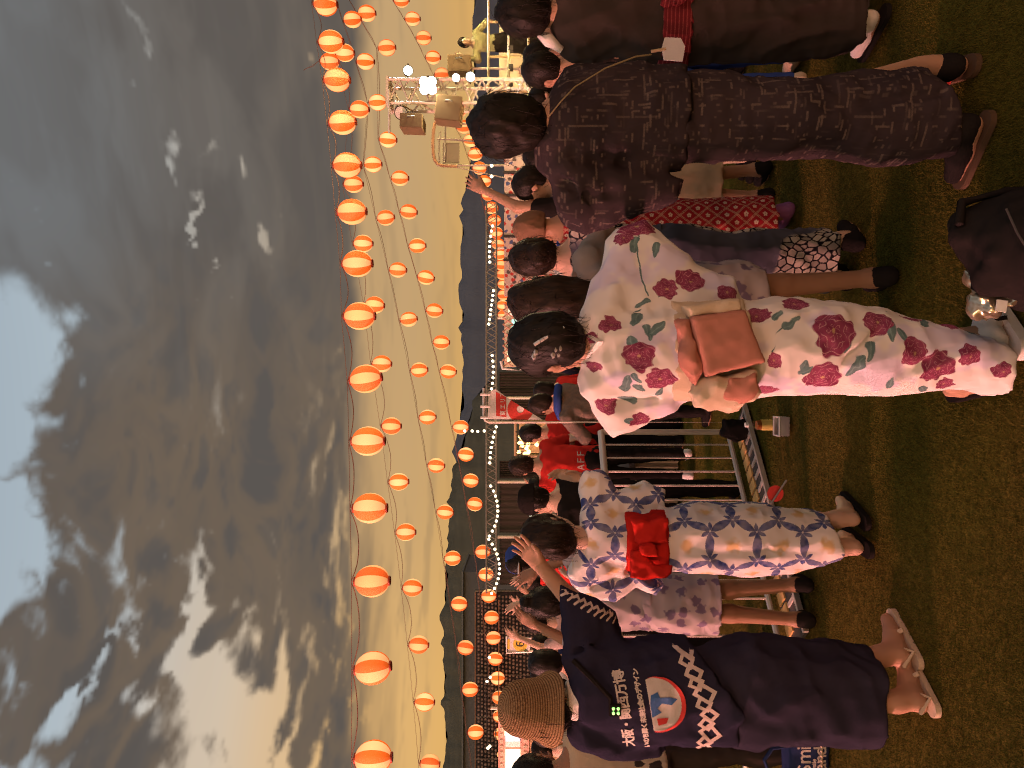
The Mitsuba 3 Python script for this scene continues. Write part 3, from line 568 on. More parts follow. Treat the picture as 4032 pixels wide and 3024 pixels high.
def figure(label, x, y, top, yaw, shirt, pants, hair, skin='m_skin', arms=None, sleeve=.45, skirt=None, hem=None, look=0.0, nod=0.0, h=.015, shoes='m_tee_black', group=None, open_hand=(True, True), curl=.35, wide=1.0, z0=0.0, names=('shirt', None)):
    """A standing person in ordinary clothes: x, y the spot, top the height of the crown; arms: per side (elbow, wrist) in body metres, body 1.62 m tall, facing +y."""
    k = person(label, group); s = top / 1.62; R = rotz(yaw)
    arms = arms or [((-.25, -.01, 1.02), (-.24, .08, .80)), ((.25, -.01, 1.02), (.24, .08, .80))]
    def out(m): m.vertices = (m.vertices * s) @ R.T + [x, y, z0]; return m
    allp = np.array([p for a in arms for p in a] + [(-.3, -.25, 0), (.3, .25, 1.66)]); b = Blend(allp.min(0) - .1, allp.max(0) + .1, h / s)
    Rh = rotz(look) @ rotx(nod); hc = np.array([0, .02, 1.485]) + [0, -.10 * nod * -1 * 0, 0]
    add_head(b, hc, Rh, 1.0, (0, -.01, 1.33))
    b.chain([(0, 0, 1.30), (0, 0, 1.12), (0, 0, .90)], [.085, .095, .095], .04)
    hands = []
    for e, (el, wr) in zip((-1, 1), arms):
        sh = np.array([e * .165, 0, 1.285]); b.cap((0, 0, 1.30), sh, .06, .05, .04); b.chain([sh, el, wr], [.046, .036, .025], .02)
        d = np.array(wr) - np.array(el); nrm = np.array([-e * .6, .8, 0.0]) if d[2] > 0 else np.array([-e, 0.2, 0.0]); hands.append((wr, d, nrm, e))
        lg = .7 if skirt is not None else 1.0; b.cap((e * .085 * lg, 0, .86), (e * .095 * lg, .01, .46), .075 * lg, .052, .03); b.cap((e * .095 * lg, .01, .46), (e * .095, -.01, .09), .050, .034, .02); foot(b, (e * .095, -.045, 0), (e * .105, .15, 0), 1.0, (e * .095, -.012, .10))
    body = b.mesh()
    for i, (wr, d, nrm, e) in enumerate(hands): body = cat(body, hand_mesh(wr, d, nrm, 1.0, curl, .16, e, max(.0055, h / s * .55)))
    put(k + '__body', out(body), skin, True)
    if hair: put(k + '__hair', out(hair_mesh(hc, Rh, 1.0, hair[0], max(.009, h / s * .8))), hair[1], True)
    if shirt:
        g = Blend(allp.min(0) - .12, allp.max(0) + .12, h / s); w = wide
        bt = .80 if skirt is None else .92
        g.loft([(bt, 0, 0, .165 * w, .125), (.98, 0, 0, .150 * w, .115), (1.15, 0, 0, .168 * w, .125), (1.26, 0, -.005, .165 * w, .105), (1.335, 0, -.01, .075, .07)], .03)
        for e, (el, wr) in zip((-1, 1), arms):
            sh = np.array([e * .165, 0, 1.275]); tot = [sh, np.array(el, float), np.array(wr, float)]; f = sleeve * 2
            end = sh + (tot[1] - sh) * min(1, f); g.cap((0, 0, 1.27), sh, .065, .066, .04); g.cap(sh, end, .066, .060, .03)
            if f > 1: g.cap(tot[1], tot[1] + (tot[2] - tot[1]) * (f - 1), .058, .046, .03)
        m = cloth(g, int(abs(x * 100) + y * 10), .006, .08); uv = uvwrap(m, 0, -.12); put(k + '__' + names[0], out(m), shirt, True, uv=uv)
    if pants:
        g = Blend((-.34, -.25, -.02), (.34, .25, 1.06), h / s); lo = hem if hem is not None else .09
        if skirt is None:
            g.loft([(.78, 0, 0, .155, .12), (.86, 0, 0, .158, .125), (.98, 0, 0, .145, .11)], .03)
            for e in (-1, 1): g.cap((e * .08, 0, .82), (e * .095, .01, .46), .088, .070, .03); g.cap((e * .095, .01, .46), (e * .095, -.01, max(lo, .03)), .070, .058, .02)
        else: g.loft([(lo, 0, 0, skirt, skirt * .8), (.55, 0, 0, skirt * .95, skirt * .75), (.80, 0, 0, .17, .135), (.98, 0, 0, .145, .11)], .03)
        m = cloth(g, int(x * 70 + y * 13) % 999, .007, .09); uv = uvwrap(m, 0, -.12); put(k + '__' + (names[1] or ('trousers' if skirt is None else 'skirt')), out(m), pants, True, uv=uv)
    if shoes:
        for e in (-1, 1):
            g = Blend((e * .1 - .08, -.12, -.01), (e * .1 + .08, .22, .14), .011); g.cap((e * .095, -.045, .035), (e * .10, .06, .034), .040, .042, .02); g.cap((e * .10, .06, .034), (e * .105, .155, .026), .043, .032, .02); g.cap((e * .095, -.03, .05), (e * .095, -.02, .085), .042, .043, .02); g.keep((0, 0, -1), (0, 0, .002))
            k2 = name(k + '__shoe'); put(k2, out(g.mesh()), shoes, True)
    return k
GLYPHS = {
 '大': "3,-3 27,15 40,42 39,45 5,45 5,54 42,54 44,82 53,81 52,54 91,54 91,45 56,44 69,17 80,6 93,-1 88,-9 79,-6 66,5 48,34 41,18 26,0 12,-9 8,-9",
 '阪': "32,-6 41,22 42,75 85,81 90,74 88,72 50,67 50,54 89,52 83,26 75,11 94,-4 89,-10 86,-10 69,4 50,-10 44,-4 39,-10|60,43 64,28 70,20 79,44|49,14 45,-2 52,1 63,12 51,43/7,77 33,78 38,74 27,49 36,35 36,20 34,16 28,13 17,13 15,16 15,-10 7,-10|15,22 24,21 28,25 27,35 18,46 25,69 15,68",
 '・': "37,32 37,40 44,47 52,47 59,40 58,30 54,26 42,26",
 '関': "8,77 44,77 45,45 38,43 42,35 52,35 57,43 51,44 51,77 89,77 89,-3 86,-7 70,-8 69,-3 64,-4 49,9 41,2 25,-4 21,3 35,8 40,14 22,15 22,22 42,22 43,27 24,28 24,35 32,36 30,43 18,44 17,-9 8,-10|52,27 52,22 74,22 74,15 56,14 67,6 70,0 80,0 80,44 66,44 63,36 72,35 72,28|60,52 79,51 80,56 61,57|60,65 79,64 80,69 61,70|17,52 35,51 36,56 18,57|18,70 18,64 36,65 35,70",
 '西': "5,66 5,75 91,75 91,66 63,65 63,54 87,54 87,-8 78,-9 77,-3 20,-3 19,-9 10,-9 10,54 33,54 33,65|20,18 20,6 78,7 78,20 60,20 54,24 53,45 41,45 41,38 36,27 26,18|64,45 63,29 78,29 78,45|42,55 54,54 54,66 42,66|19,27 22,26 28,31 33,45 19,45",
 '万': "3,-5 3,-2 19,11 25,22 31,56 30,65 5,65 5,74 91,74 91,65 40,64 39,47 82,47 80,9 78,0 73,-7 50,-9 45,-1 46,1 65,0 68,2 72,24 71,38 38,38 34,19 24,2 9,-10",
 '博': "29,14 29,22 70,23 69,31 66,31 65,25 58,25 56,31 46,31 45,25 37,25 37,60 56,60 57,62 32,63 32,71 57,71 57,81 66,81 67,71 75,71 70,75 70,78 76,81 87,75 88,71 93,71 93,63 66,62 67,60 88,60 88,25 80,25 79,23 94,21 93,14 79,14 79,-3 76,-8 60,-9 57,-3 58,-1 70,-1 70,14 48,14 58,3 55,-2 51,-3 39,10 41,14|66,39 79,38 80,41 67,42|66,50 79,49 80,51 67,53|45,39 56,38 57,41 46,42|45,50 56,49 57,52 46,53/3,47 3,56 15,57 15,82 23,82 24,56 35,56 34,47 24,46 23,-10 15,-9 15,46",
 'い': "63,60 64,63 72,65 81,50 89,22 89,15 84,12 80,11 79,13 74,40/13,27 11,68 22,68 22,34 28,12 32,8 36,8 41,14 46,28 53,21 47,5 40,-2 31,-3 26,-1 17,11",
 'の': "7,28 8,38 15,53 27,64 44,70 62,69 73,64 84,52 88,40 87,21 80,8 73,2 54,-5 50,-5 46,4 67,10 74,17 78,28 77,44 68,56 59,60 54,60 46,23 40,11 31,3 20,3 12,10|18,35 18,20 22,14 28,13 37,28 44,60 30,55 21,45",
 'ち': "10,64 30,62 31,76 41,76 40,62 76,67 76,57 37,53 33,37 50,41 64,41 73,38 81,30 83,22 79,7 65,-3 32,-5 29,5 51,4 61,6 71,13 73,22 68,30 56,33 38,29 26,17 17,19 27,52 10,54",
 '輝': "2,-4 8,8 11,27 11,39 3,39 3,47 9,49 4,73 12,73 16,50 12,49 17,48 18,81 26,81 27,54 33,75 41,73 41,78 92,77 90,54 70,52 71,48 89,48 89,18 71,18 70,14 93,13 93,5 71,5 70,-9 62,-9 61,5 39,5 37,8 23,1 21,11 24,14 24,38 20,39 18,15 14,-1 9,-9|69,69 70,61 83,61 83,70|70,26 80,25 81,29 71,30|70,38 80,37 81,40 71,41|49,62 62,61 63,70 49,70|33,49 42,47 42,39 32,39 32,15 40,18 42,13 62,13 61,18 44,18 44,48 61,48 62,53 43,53 43,60 40,67|52,26 62,25 62,30 52,30|52,38 61,37 62,40 53,41",
 'く': "19,33 20,41 48,64 59,77 62,77 68,69 33,41 30,36 71,-1 62,-8",
 '未': "3,1 4,5 24,17 37,32 5,33 5,42 43,43 43,57 12,57 12,66 43,66 44,82 53,81 53,66 85,66 85,57 53,57 53,43 91,42 91,33 59,32 73,16 93,4 88,-4 72,5 54,23 52,-10 43,-9 42,23 24,5 12,-3 8,-4",
 '来': "2,1 22,14 36,29 4,31 5,39 25,40 17,56 21,61 9,61 9,70 42,70 43,81 53,81 54,70 88,69 87,61 78,61 81,57 71,40 91,39 92,31 60,29 75,13 94,2 89,-5 73,3 54,22 53,-9 43,-9 42,22 29,8 14,-3 7,-5|53,40 62,39 71,61 53,61|26,60 33,47 33,39 43,39 43,61",
 '社': "36,3 61,3 61,42 41,42 40,50 61,51 61,81 70,82 71,51 91,51 91,42 71,42 71,4 93,3 93,-6 36,-6/4,20 2,28 22,45 28,55 4,57 4,65 22,65 14,77 21,82 31,70 29,65 40,63 40,59 29,41 42,28 36,20 27,29 26,-10 18,-9 18,27 7,19",
 '会': "3,47 33,65 48,82 56,79 54,73 63,65 79,55 93,50 88,41 73,48 72,43 25,43 22,47 9,40|48,67 33,52 65,53/8,24 8,33 89,33 89,24 46,24 30,5 66,7 66,10 58,19 66,22 79,9 88,-5 82,-9 79,-9 74,-2 14,-7 12,2 25,12 33,23",
 'デ': "80,78 81,81 86,83 95,68 88,65/7,37 8,47 88,46 88,37 54,37 53,23 48,9 30,-7 24,-5 21,0 31,5 39,14 43,25 44,37/19,61 19,71 67,70 71,72 69,76 76,79 84,63 77,61 72,70 71,61",
 'ザ': "87,60 81,76 87,77 93,62/4,44 4,55 24,54 23,73 34,73 34,54 59,54 58,73 69,74 68,54 88,54 87,44 68,44 67,22 62,9 52,-2 41,-8 33,0 47,7 54,15 58,28 59,44 34,45 34,21 24,20 24,44/77,57 71,73 77,74 83,59",
 'イ': "7,34 47,51 64,63 76,76 84,70 78,62 58,47 58,-4 47,-4 48,40 14,26 11,26",
 'ン': "18,-3 13,7 33,11 56,23 73,39 83,56 85,56 89,49 87,41 64,16 41,3 22,-3/15,64 23,71 40,58 47,49 39,43",
 '東': "8,-8 3,0 21,8 34,19 14,20 14,57 43,58 42,63 6,63 6,72 42,72 43,81 52,81 53,72 91,72 91,63 52,62 53,57 83,57 83,20 62,19 73,9 93,0 88,-8 72,-1 53,15 52,-10 43,-9 42,14 27,1 13,-7|52,29 73,28 74,34 53,35|53,49 54,42 73,42 74,48|23,29 42,28 43,34 24,35|23,43 42,42 43,48 24,49",
 'エ': "7,2 8,13 43,13 43,55 13,55 13,65 84,65 84,55 53,55 53,13 88,13 89,2",
 'リ': "34,1 52,10 60,18 65,36 64,72 75,73 75,33 70,15 60,3 45,-5 41,-6/20,24 20,72 31,72 31,24",
 'ア': "11,71 86,70 90,64 80,49 66,35 62,34 56,41 71,53 75,61 11,60/16,1 27,7 39,22 42,38 41,52 52,53 51,29 44,10 37,2 26,-5",
 'S': "4,11 11,16 19,10 34,8 43,16 43,22 39,27 17,36 10,42 7,49 9,63 16,70 25,73 39,72 50,66 52,63 47,57 34,63 26,63 18,56 18,51 22,46 40,39 52,29 54,14 50,6 39,-1 23,-2 7,5",
 'T': "2,71 56,70 54,61 34,60 34,-1 23,0 23,61 3,61",
 'A': "0,-1 23,71 35,71 59,-1 47,0 40,20 17,20 10,-1|29,58 21,29 38,30",
 'F': "9,71 51,71 50,61 20,61 20,40 46,40 46,31 20,30 19,-1 9,-1",
 '6': "4,30 7,55 17,69 26,73 36,73 49,66 44,59 33,64 22,61 15,45 16,40 26,45 38,44 48,35 50,16 43,3 33,-2 24,-2 17,1 7,14|15,29 19,12 26,7 34,8 40,19 39,30 32,36 21,35",
 'm': "8,-1 8,53 17,53 19,48 30,54 38,54 48,46 61,54 69,54 77,50 82,37 81,-1 71,-1 71,36 65,44 59,44 50,36 50,-1 39,0 39,38 34,44 27,44 19,38 19,0",
 'i': "7,72 10,75 17,75 20,72 19,64 16,62 9,63/8,53 19,52 18,-1 8,-1",
 'l': "8,77 19,77 19,9 23,7 24,-1 22,-2 12,-1 8,5",
 'e': "4,20 4,32 7,41 18,52 24,54 37,53 45,47 49,40 50,23 15,22 17,14 24,8 34,7 45,11 48,3 42,0 25,-2 15,2 8,9|21,43 16,31 40,32 38,41 31,45",
 'a': "5,8 5,18 9,25 15,29 36,34 32,44 21,44 11,39 7,47 23,54 33,54 40,51 47,40 47,-1 38,-1 37,4 25,-2 17,-2 11,0|15,16 21,7 33,10 37,14 37,25 29,25 18,21",
 'n': "8,53 17,53 19,48 30,54 39,54 48,48 51,42 51,-1 41,-1 41,35 35,44 25,43 19,38 19,0 8,-1",
 'd': "4,20 5,35 11,47 23,54 32,54 41,50 41,77 51,77 52,0 43,-1 41,3 31,-2 16,0 9,6|15,30 18,12 23,8 33,8 40,12 41,40 29,45 21,42",
}
def glyph(ch):
    # outline of one printed character in the unit square
    if ch not in GLYPHS or not GLYPHS[ch]: return None
    ps = [[[tuple(float(v) / 96 for v in q.split(',')) for q in r.split()] for r in p.split('|')] for p in GLYPHS[ch].split('/')]
    return unary_union([Polygon(p[0], p[1:]).buffer(0) for p in ps])
# ---------------------------------------------------------------- the woman in the peony yukata
def heroine():
    d = 2.3; k = person('woman seen from behind in white yukata with burgundy peonies and peach bow sash')
    cx = PX(420, d); R = rotz(.45); hc = Q(1176, 750, d); hc[2] -= .012
    b = Blend(Q(2210, 900, d) - [.12, .28, .02], Q(1090, 460, d) + [.1, .35, .05], .012)
    base = Q(1300, 748, d) + [0, .02, 0]; add_head(b, hc, R, .98, base)
    b.chain([Q(1310, 755, d), Q(1480, 760, d), Q(1600, 760, d)], [.07, .085, .10], .04)
    arms = [(Q(1330, 825, d), Q(1420, 880, d + .05), Q(1400, 850, d + .26)), (Q(1320, 680, d), Q(1340, 565, d + .08), Q(1370, 545, d + .30))]
    for a in arms: b.chain(a, [.045, .035, .024], .02)
    for (x, y), (x2, y2, fx) in zip(((1640, 725), (1640, 785)), ((2120, 735, .13), (2130, 810, .02))):
        kn = Q(1860, (y + y2) / 2, d); an = np.array([PX(768 - y2 * .463, d), d + .02, .11]); b.cap(Q(x, y, d), kn, .078, .052, .03); b.cap(kn, an, .055, .036, .02)
    fr = np.array([PX(426, d), d - .03, .035]); b2 = fr + [.10, .10, 0]; foot(b, fr, b2, .95, np.array([PX(428, d), d, .13])); fl = np.array([PX(386, d), d + .10, .02]); foot(b, fl, fl + [-.03, .19, 0], .95, fl + [0, .03, .10])
    m = relax(b.mesh(), 1)
    for a, e in zip(arms, (-1, 1)): m = cat(m, hand_mesh(a[2], a[2] - a[1], [0, 0, -1], .92, .5, .1, e, .006))
    put(k + '__body', m, 'm_skin', True)
    put(k + '__hair', hair_mesh(hc, R, .99, 'updo', .008, 3), 'm_hair', True)
    # hair ornament: a bright bar and small flowers at the left
    def w(x, y, z): return hc + R @ np.array([x, y, z])
    put(k + '__hair__clip', cat(tube([w(-.01, -.138, -.045), w(-.03, -.128, .0), w(-.052, -.110, .045)], .006, 6), *[lathe([(0, -.008), (.009, -.004), (.012, .002), (0, .008)], 6, w(*p)) for p in ((-.062, -.100, -.020), (-.070, -.088, -.028), (-.060, -.104, -.034), (-.074, -.088, -.012), (-.066, -.090, .040), (-.074, -.078, .046))]), 'm_alu', 40)
    # robe
    rows = [(1266, 716, 772, .055, .02), (1284, 690, 806, .085), (1312, 664, 846, .105), (1356, 655, 862, .115), (1440, 652, 862, .118), (1520, 654, 864, .12), (1600, 654, 866, .13), (1680, 642, 856, .15), (1780, 646, 852, .155), (1880, 663, 853, .15), (1960, 684, 850, .14), (2040, 703, 840, .13), (2100, 722, 845, .125), (2142, 736, 858, .13)]
    g = Blend(Q(2180, 950, d) - [.05, .26, .0], Q(1255, 465, d) + [.05, .28, .03], .009); g.loft(Lv(d, D(rows)), .02, 2.2)
    g.panel(poly(d, [(1296, 690), (1300, 640), (1318, 520), (1336, 492), (1395, 474), (1440, 508), (1502, 562), (1590, 600), (1588, 655), (1510, 650), (1430, 660), (1380, 680)]), d + .02, .062, .05, .05, (.18, 0))
    g.panel(poly(d, [(1290, 800), (1262, 812), (1262, 845), (1300, 902), (1330, 940), (1395, 915), (1455, 886), (1440, 850), (1400, 830)]), d + .01, .058, .045, .05, (-.15, 0))
    g.cap(Q(1296, 690, d), Q(1340, 560, d + .06), .070, .060, .05); g.cap(Q(1300, 810, d), Q(1335, 895, d + .04), .070, .058, .05)
    for a, c, r in (((1320, 750), (1430, 700), .006), ((1300, 790), (1420, 830), .006), ((1340, 660), (1420, 690), .007), ((1700, 850), (1860, 720), .007), ((1800, 850), (2020, 760), .008), ((1900, 852), (2100, 800), .009), ((1650, 700), (1750, 690), .006), ((1300, 620), (1420, 540), .007), ((1330, 870), (1410, 860), .007), ((1450, 600), (1560, 615), .007)):
        y0 = d - .135 if c[1] > 650 and a[1] < 860 and a[1] > 650 else d - .05
        g.cap(Q(*a, d) * [1, 0, 1] + [0, y0, 0], Q(*c, d) * [1, 0, 1] + [0, y0, 0], r, r, .022, cut=True)
    m = cloth(g, 21, .006, .075); uv = uvwrap(m, cx, d - .125); del g
    def uvp(x, y):
        q = Q(x, y, d); u = q[0] - cx; return (u + math.copysign(max(0, abs(u) - .06) * .35 + max(0, min(abs(u) - .15, .04)) * 1.2, u), q[2])
    kpx = .46293 / F * d
    flw = [(1375, 508, 46), (1312, 696, 27), (1270, 724, 20), (1370, 775, 38), (1413, 822, 37), (1307, 874, 28), (1279, 808, 18), (1432, 632, 30), (1484, 622, 36), (1560, 635, 26), (1616, 682, 30), (1695, 658, 30), (1759, 729, 48), (1857, 704, 36), (1945, 674, 27), (2019, 688, 27), (1924, 763, 32), (1979, 797, 44), (2040, 772, 25), (1744, 812, 45), (2010, 838, 24), (1637, 848, 28), (1643, 781, 17), (1380, 900, 26), (2110, 800, 22), (1345, 540, 24)]
    lf = [(1372, 653, 42), (1349, 710, 36), (1383, 693, 30), (1424, 688, 36), (1397, 639, 28), (1342, 844, 44), (1361, 830, 26), (1372, 866, 36), (1345, 884, 32), (1410, 857, 26), (1353, 800, 28), (1416, 540, 32), (1365, 560, 34), (1446, 530, 24), (1643, 692, 26), (1661, 705, 34), (1787, 698, 42), (1820, 754, 40), (1840, 729, 30), (1881, 682, 42), (1894, 707, 28), (1955, 694, 40), (2071, 706, 24), (1701, 763, 28), (1716, 778, 24), (1655, 834, 28), (1884, 830, 26), (1958, 830, 32)]
    pl = [(1330, 585, 44), (1298, 612, 34), (1375, 610, 34), (1440, 585, 44), (1545, 618, 44), (1600, 758, 32), (1740, 846, 40), (1860, 806, 60), (1905, 722, 30), (1990, 735, 56), (1385, 735, 40), (1640, 832, 46), (1330, 826, 30), (1740, 700, 30), (2060, 760, 50), (1450, 740, 40), (1440, 880, 44)]
    st = [((1320, 712), (1372, 660)), ((1372, 660), (1420, 640)), ((1342, 850), (1400, 825)), ((1310, 870), (1345, 846)), ((1790, 745), (1850, 712)), ((1855, 700), (1890, 672)), ((1375, 530), (1395, 640)), ((1660, 715), (1640, 770))]
    r2 = np.random.default_rng(8)
    F_ = [(*uvp(x, y), r * kpx * .92, r2.uniform(0, 6)) for x, y, r in flw]; L_ = [(uvp(x, y)[0] - l * kpx * .4, uvp(x, y)[1], l * kpx * 1.30, r2.uniform(-1.2, 1.2) + (0 if r2.random() > .5 else math.pi)) for x, y, l in lf]
    matt('m_peony', floral(F_, L_, [(*uvp(x, y), r * kpx) for x, y, r in pl], [(*uvp(*a), *uvp(*c)) for a, c in st]))
    put(k + '__yukata', m, 'm_peony', True, uv=uv)
    # collar, sash, bow
    put(k + '__collar', cat(tube([Q(1262, 720, d) + [0, -.02, 0], Q(1290, 742, d) + [0, -.092, 0], Q(1266, 778, d) + [0, -.02, 0]], .013, 8)), 'm_cottonwhite', 40)
    g = Blend(Q(1640, 890, d) - [0, .26, 0], Q(1400, 640, d) + [0, .26, 0], .009)
    g.loft(Lv(d, D([(1442, 648, 868, .126), (1500, 648, 870, .13), (1598, 650, 871, .136)])), .02, 2.2); put(k + '__sash', cloth(g, 33, .004, .05), 'm_obi_cream', True)
    def pillow(nm, pts, yc, t, mt, seed, tilt=(0, 0), r=None, amp=.005):
        lo, hi = poly(d, pts), None; a = np.array(lo); g = Blend([a[:, 0].min() - .04, yc - t - .06, a[:, 1].min() - .04], [a[:, 0].max() + .04, yc + t + .06, a[:, 1].max() + .04], .007); g.panel(lo, yc, t, r, .02, tilt)
        put(name(k + '__' + nm), cloth(g, seed, amp, .045, (1, 1, 1)), mt, True)
    pillow('bow_flap', [(1460, 694), (1571, 682), (1611, 786), (1494, 816)], d - .178, .026, 'm_peach', 41, (0, 0), .015, .003)
    pillow('bow_band', [(1444, 672), (1564, 657), (1573, 686), (1462, 699)], d - .165, .030, 'm_obi_cream', 42, (0, 0), .02)
    pillow('bow_loop', [(1438, 704), (1462, 700), (1493, 800), (1478, 838), (1448, 800)], d - .160, .034, 'm_peach', 43, (0, 0), .03, .010)
    pillow('bow_loop', [(1500, 818), (1592, 796), (1612, 846), (1560, 886), (1478, 882), (1456, 845)], d - .140, .040, 'm_obi_cream', 44, (-.2, 0), .035, .012)
    pillow('bow_tail', [(1540, 815), (1590, 808), (1600, 838), (1572, 868), (1530, 858)], d - .178, .016, 'm_peach', 45, (-.2, 0), .014, .010)
    # white sandal with its dark strap
    put(k + '__sandal', sole(fr + [-.02, -.02, 0], b2, .047, .035, -.002), 'm_cottonwhite', 40)
    put(name(k + '__sandal'), sole(fl + [0, -.03, 0], fl + [-.03, .19, 0], .042, .03, -.002), 'm_tee_black', 40)
    g = Blend(fr - .14, b2 + .14, .008); foot(g, fr + [0, 0, .004], b2 + [0, 0, .004], 1.06, np.array([PX(428, d), d, .115])); put(k + '__sock', g.mesh(), 'm_cottonwhite', True)
    put(k + '__sandal__strap', tube([fr + [.075, .0, .0], fr + [.065, .04, .062], fr + [.03, .10, .01]], .007, 6), 'm_tee_black', 40)
heroine()

# ---------------------------------------------------------------- the man in the slubbed dark yukata
def dark_man():
    d = 2.5; k = person('man in dark woven brown yukata with a thin cord across his back'); hc = Q(1107, 275, d); R = rotz(-.12)
    b = Blend(Q(2150, 500, d) - [.1, .3, .02], Q(1010, 100, d) + [.1, .4, .05], .013); add_head(b, hc, R, 1.06, Q(1215, 268, d)); b.chain([Q(1215, 265, d), Q(1400, 260, d), Q(1540, 255, d)], [.09, .10, .085], .04)
    arms = [(Q(1235, 335, d), Q(1330, 420, d + .03), Q(1400, 410, d + .24)), (Q(1235, 185, d), Q(1340, 165, d + .08), Q(1400, 190, d + .30))]
    for a in arms: b.chain(a, [.05, .04, .028], .02)
    fr, fl = np.array([PX(697, d + .04), d + .0, .022]), np.array([PX(641, d - .06), d - .08, .022]); tr, tl = fr + [.05, .19, 0], fl + [-.13, .13, 0]
    for hp, kn, an in ((Q(1560, 225, d), Q(1800, 210, d), fr + [0, .03, .16]), (Q(1560, 285, d), Q(1800, 280, d), fl + [0, .02, .16])): b.cap(hp, kn, .062, .052, .03); b.cap(kn, an, .056, .042, .02)
    foot(b, fr, tr, 1.08, fr + [.005, .03, .12]); foot(b, fl, tl, 1.08, fl + [-.01, .02, .12]); m = relax(b.mesh(), 1)
    for a, e in zip(arms, (-1, 1)): m = cat(m, hand_mesh(a[2], a[2] - a[1], [-e, 0, 0], 1.05, .6, .1, e, .007))
    put(k + '__body', m, 'm_skin', True); put(k + '__hair', hair_mesh(hc, R, 1.16, 'short', .009, 12), 'm_hair', True)
    rows = [(1176, 240, 312, .06, .03), (1192, 190, 345, .10), (1222, 152, 372, .12), (1300, 146, 372, .13), (1400, 147, 366, .135), (1474, 152, 362, .145)]
    g = Blend(Q(1490, 510, d) - [0, .24, .03], Q(1160, 120, d) + [.04, .32, .03], .010); g.loft(Lv(d, D(rows)), .02, 2.3)
    g.panel(poly(d, [(1195, 350), (1200, 425), (1218, 482), (1262, 494), (1310, 489), (1354, 469), (1420, 450), (1459, 437), (1474, 395), (1430, 384), (1370, 376), (1300, 368)]), d + .0, .075, .055, .05, (-.10, 0)); g.cap(Q(1205, 330, d), Q(1260, 430, d), .085, .075, .06)
    for a, c, y0, r in (((1240, 360), (1420, 376), -.10, .014), ((1210, 400), (1300, 470), -.075, .010), ((1230, 440), (1400, 420), -.078, .008), ((1300, 180), (1440, 200), -.135, .008), ((1250, 320), (1400, 330), -.135, .007), ((1420, 230), (1472, 340), -.148, .008)): g.cap(Q(*a, d) + [0, y0, 0], Q(*c, d) + [0, y0, 0], r, r, .025, cut=True)
    m = cloth(g, 51, .008, .09); put(k + '__yukata_top', m, 'm_slub', True, uv=uvwrap(m, PX(648, d), d - .13))
    rows = [(1465, 160, 356, .13), (1560, 158, 352, .13), (1680, 170, 345, .14), (1780, 172, 336, .145), (1870, 158, 346, .155), (1950, 148, 346, .16), (2046, 150, 340, .15)]
    g = Blend(Q(2062, 380, d) - [0, .24, 0], Q(1440, 130, d) + [.04, .26, 0], .010); g.loft(Lv(d, D(rows)), .02, 2.3)
    g.panel(poly(d, [(1785, 330), (1880, 362), (1960, 346), (2035, 300), (2000, 280), (1850, 300)]), d - .02, .05, .03, .04)
    p0, p1 = Q(1972, 146, d), Q(2022, 262, d); nn = np.array([-(p1 - p0)[2], 0, (p1 - p0)[0]]); nn /= np.linalg.norm(nn); nn = nn if nn[2] < 0 else -nn; g.keep(nn, p0)
    for a, c, r in (((1540, 200), (1760, 215), .010), ((1600, 280), (1980, 240), .012), ((1700, 330), (1960, 300), .010)): g.cap(Q(*a, d) + [0, -.15, 0], Q(*c, d) + [0, -.15, 0], r, r, .03, cut=True)
    m = cloth(g, 52, .009, .10); put(k + '__yukata_skirt', m, 'm_slub', True, uv=uvwrap(m, PX(648, d), d - .13))
    pts = [(1183, 276), (1208, 250), (1236, 224), (1298, 187), (1360, 164), (1394, 152)]; cord = []
    for (x, y), yo in zip(pts, (.10, .125, .14, .145, .148, .12)): cord.append(Q(x, y, d) + [0, -yo, 0])
    put(k + '__shoulder_cord', tube(cord, .0028, 6), 'm_cord', 40); mat('m_cord', (.20, .15, .08), .7)
    for f, t, e in ((fr, tr, 1), (fl, tl, -1)):
        g = Blend(np.minimum(f, t) - .12, np.maximum(f, t) + [.12, .12, .2], .009); foot(g, f + [0, 0, .006], t + [0, 0, .006], 1.16, f + [0, .03, .085]); put(name(k + '__sock'), g.mesh(), 'm_tee_black', True)
        put(name(k + '__wooden_sandal'), sole(f + (f - t) * .05, t + (t - f) * .02, .045, .020, .0), 'm_geta', 40); mid = f + (t - f) * .55; put(name(k + '__wooden_sandal__thong'), cat(tube([f * .55 + t * .45 + [.045, 0, .01], mid + [0.01, .03, .062], t * .8 + f * .2 + [0, 0, .03]], .009, 6), tube([f * .55 + t * .45 + [-.045, 0, .01], mid + [-.005, .02, .062], t * .8 + f * .2 + [0, 0, .03]], .009, 6)), 'm_red', 40)
mat('m_geta', weave_col((.05, .03, .018), (.09, .052, .03)), .6)
dark_man()

